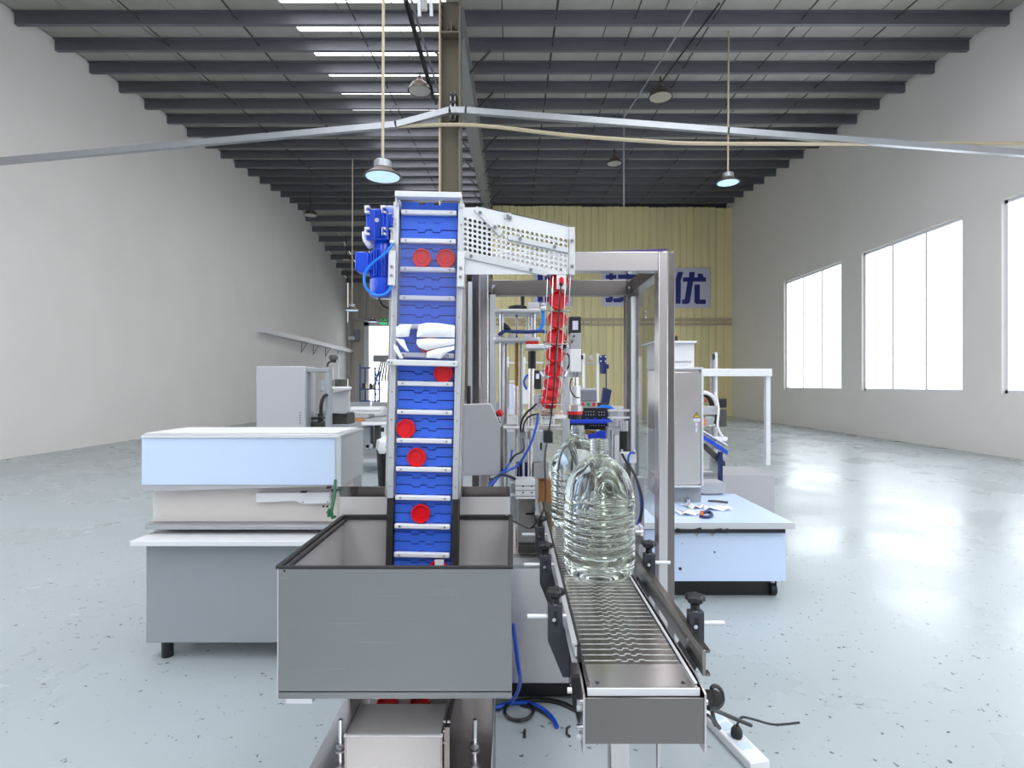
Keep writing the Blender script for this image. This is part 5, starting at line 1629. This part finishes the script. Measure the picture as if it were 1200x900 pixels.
tag(MB().tube([(px(601, 2.2), 2.2, .55), P(607, 778, 2.2), P(609.5, 797, 2.25), P(606, 812, 2.35), fl(598, 823, .03), fl(585, 829, .012), fl(570, 832, .012)], .0085, 8).build('floor_hose', 'hose_blue'), 'blue hose curving down behind the hopper corner to the floor', 'hose')
tag(MB().tube([fl(580, 829, .02), fl(598, 824, .012), fl(620, 824, .012), fl(636, 831, .012), fl(647, 841, .012), fl(653, 852, .012)], .009, 8).build('floor_hose', 'hose_blue'), 'blue hose lying on the floor with its free end by the conveyor', 'hose')
tag(MB().tube([fl(592 + 17 * math.cos(t_) + 16, 833 + 11 * math.sin(t_), .01 + .004 * (k % 2)) for k, t_ in enumerate([i * math.pi / 6 for i in range(13)])], .0075, 8).build('cable_ring', 'black'), 'black cable coiled in one ring on the floor beside the hopper', 'cable')
tag(MB().tube([fl(605, 822, .01), fl(630, 820, .01), fl(655, 823, .01), fl(675, 832, .01)], .011, 8).build('floor_cable', 'black'), 'thick black cable running over the floor under the conveyor', 'cable')
tag(MB().tube([fl(610, 827, .008), fl(628, 831, .008), fl(643, 840, .008), fl(651, 848, .008)], .004, 6).build('thin_cable', 'black'), 'thin black cable beside the free blue hose end', 'cable')
for i, (p0, lab) in enumerate(((((615, 855), (614.5, 864)), 'short straight black cable scrap on the floor'), (((668, 851), (664.5, 853), (664, 860), (668, 863)), 'bent black cable scrap on the floor beside the conveyor'))):
    tag(MB().tube([fl(a, b, .006) for a, b in p0], .005, 6, 0).build('cable_scrap', 'black'), lab, 'scrap')
# power strip and plug
pw = thing('power_strip', 'white power strip with pale blue sockets on the floor right of the conveyor', 'power strip', fl(850, 868))
a, b = Vector(fl(829, 850, .0)), Vector(fl(872, 896, .0))
d = (b - a)
ang = math.atan2(d.y, d.x)
R2 = Matrix.Rotation(ang, 3, 'Z')
cen = (a + b) / 2 + R2 @ Vector((0, .035, 0))
MB().cbox(cen + Vector((0, 0, .02)), (d.length + .1, .085, .04), R2).build('strip_body', 'white', pw, bevel=.005)
for k in range(4):
    MB().cbox(cen + R2 @ Vector((-.11 + .065 * k, 0, .041)), (.045, .05, .004), R2).build('socket', 'film', pw, bevel=.003)
pl = thing('power_plug', 'black plug standing in the white power strip', 'plug', cen + R2 @ Vector((.02, .0, .043)))
q = cen + R2 @ Vector((.03, 0, .043))
MB().lathe([(.02, 0), (.024, .01), (.022, .03), (.012, .045), (.006, .046)], q, n=18).build('plug_body', 'black', pl)
MB().tube([q + Vector((0, 0, .044)), q + Vector((.02, 0, .08)), q + Vector((.08, .02, .06)), q + Vector((.18, .05, .02)), q + Vector((.3, .08, .01))], .005, 8).build('plug_lead', 'black', pl)
cc_ = thing('cable_coil', 'black connector and coiled cable hanging at the right side of the conveyor end', 'cable', P(836, 830, 1.3))
MB().cyl(P(830, 818, 1.26), P(838, 818, 1.3), .016, 18).build('connector', 'black', cc_)
for k in range(6):
    MB().cyl(P(830.5 + k * 1.4, 818, 1.262 + k * .0065), P(831 + k * 1.4, 818, 1.264 + k * .0065), .0175, 18).build('connector_rib', 'rubber', cc_)
MB().tube([P(835, 812, 1.3), P(834, 806, 1.3), P(839, 804, 1.31), P(845, 809, 1.32), P(847, 820, 1.32), P(843, 828, 1.31), P(836, 829, 1.3), P(829, 828, 1.28)], .005, 8).build('cable_loop', 'black', cc_)
MB().tube([P(834, 824, 1.29), P(835, 836, 1.31), P(838, 846, 1.35), P(843, 853, 1.4)], .005, 8).build('hanging_lead', 'black', cc_)
MB().tube([P(830, 830, 1.28), P(842, 834, 1.35), P(856, 840, 1.4), P(880, 850, 1.45)], .005, 8).build('hanging_lead', 'black', cc_)
MB().tube([P(829, 838, 1.27), P(834, 842, 1.3), P(838, 850, 1.34)], .004, 6).build('hanging_lead', 'black', cc_)

# a feeder machine far behind the lift column
YZ_ = 6.2
fd = thing('parts_feeder', 'white framed feeder with a small black motor far behind the lift column', 'machine', P(613, 560, YZ_))
for (a, b) in ((594, 596.5), (613, 615.5), (636.5, 639)):
    MB().box(px(a, YZ_), px(b, YZ_), YZ_, YZ_ + .04, 0, pz(418 if a < 620 else 430, YZ_)).build('upright', 'alu_white', fd)
for b in (424, 446, 470):
    MB().pbox(594, 639, b, b + 1.6, YZ_ + .005, .03).build('cross_bar', 'alu_white', fd)
MB().pbox(626, 634.5, 434, 456, YZ_ - .08, .08).build('motor_case', 'black', fd, bevel=.01)
MB().pbox(628, 632, 438, 444, YZ_ - .086, .006).build('motor_label', 'sign_board', fd)
MB().pbox(612, 621, 456, 474, YZ_ - .06, .08).build('valve_box', 'white', fd, bevel=.008)
MB().pbox(622, 636, 462, 480, YZ_ - .05, .1).build('gear_box', 'galv', fd, bevel=.01)
MB().pbox(596, 604, 450, 486, YZ_ - .03, .1).build('cover_plate', 'sign_board', fd, bevel=.005)
MB().tube([P(617, 456, YZ_ - .08), P(614, 448, YZ_ - .1), P(618, 440, YZ_ - .1), P(626, 441, YZ_ - .08)], .012, 6).build('feeder_hose', 'hose_blue', fd)
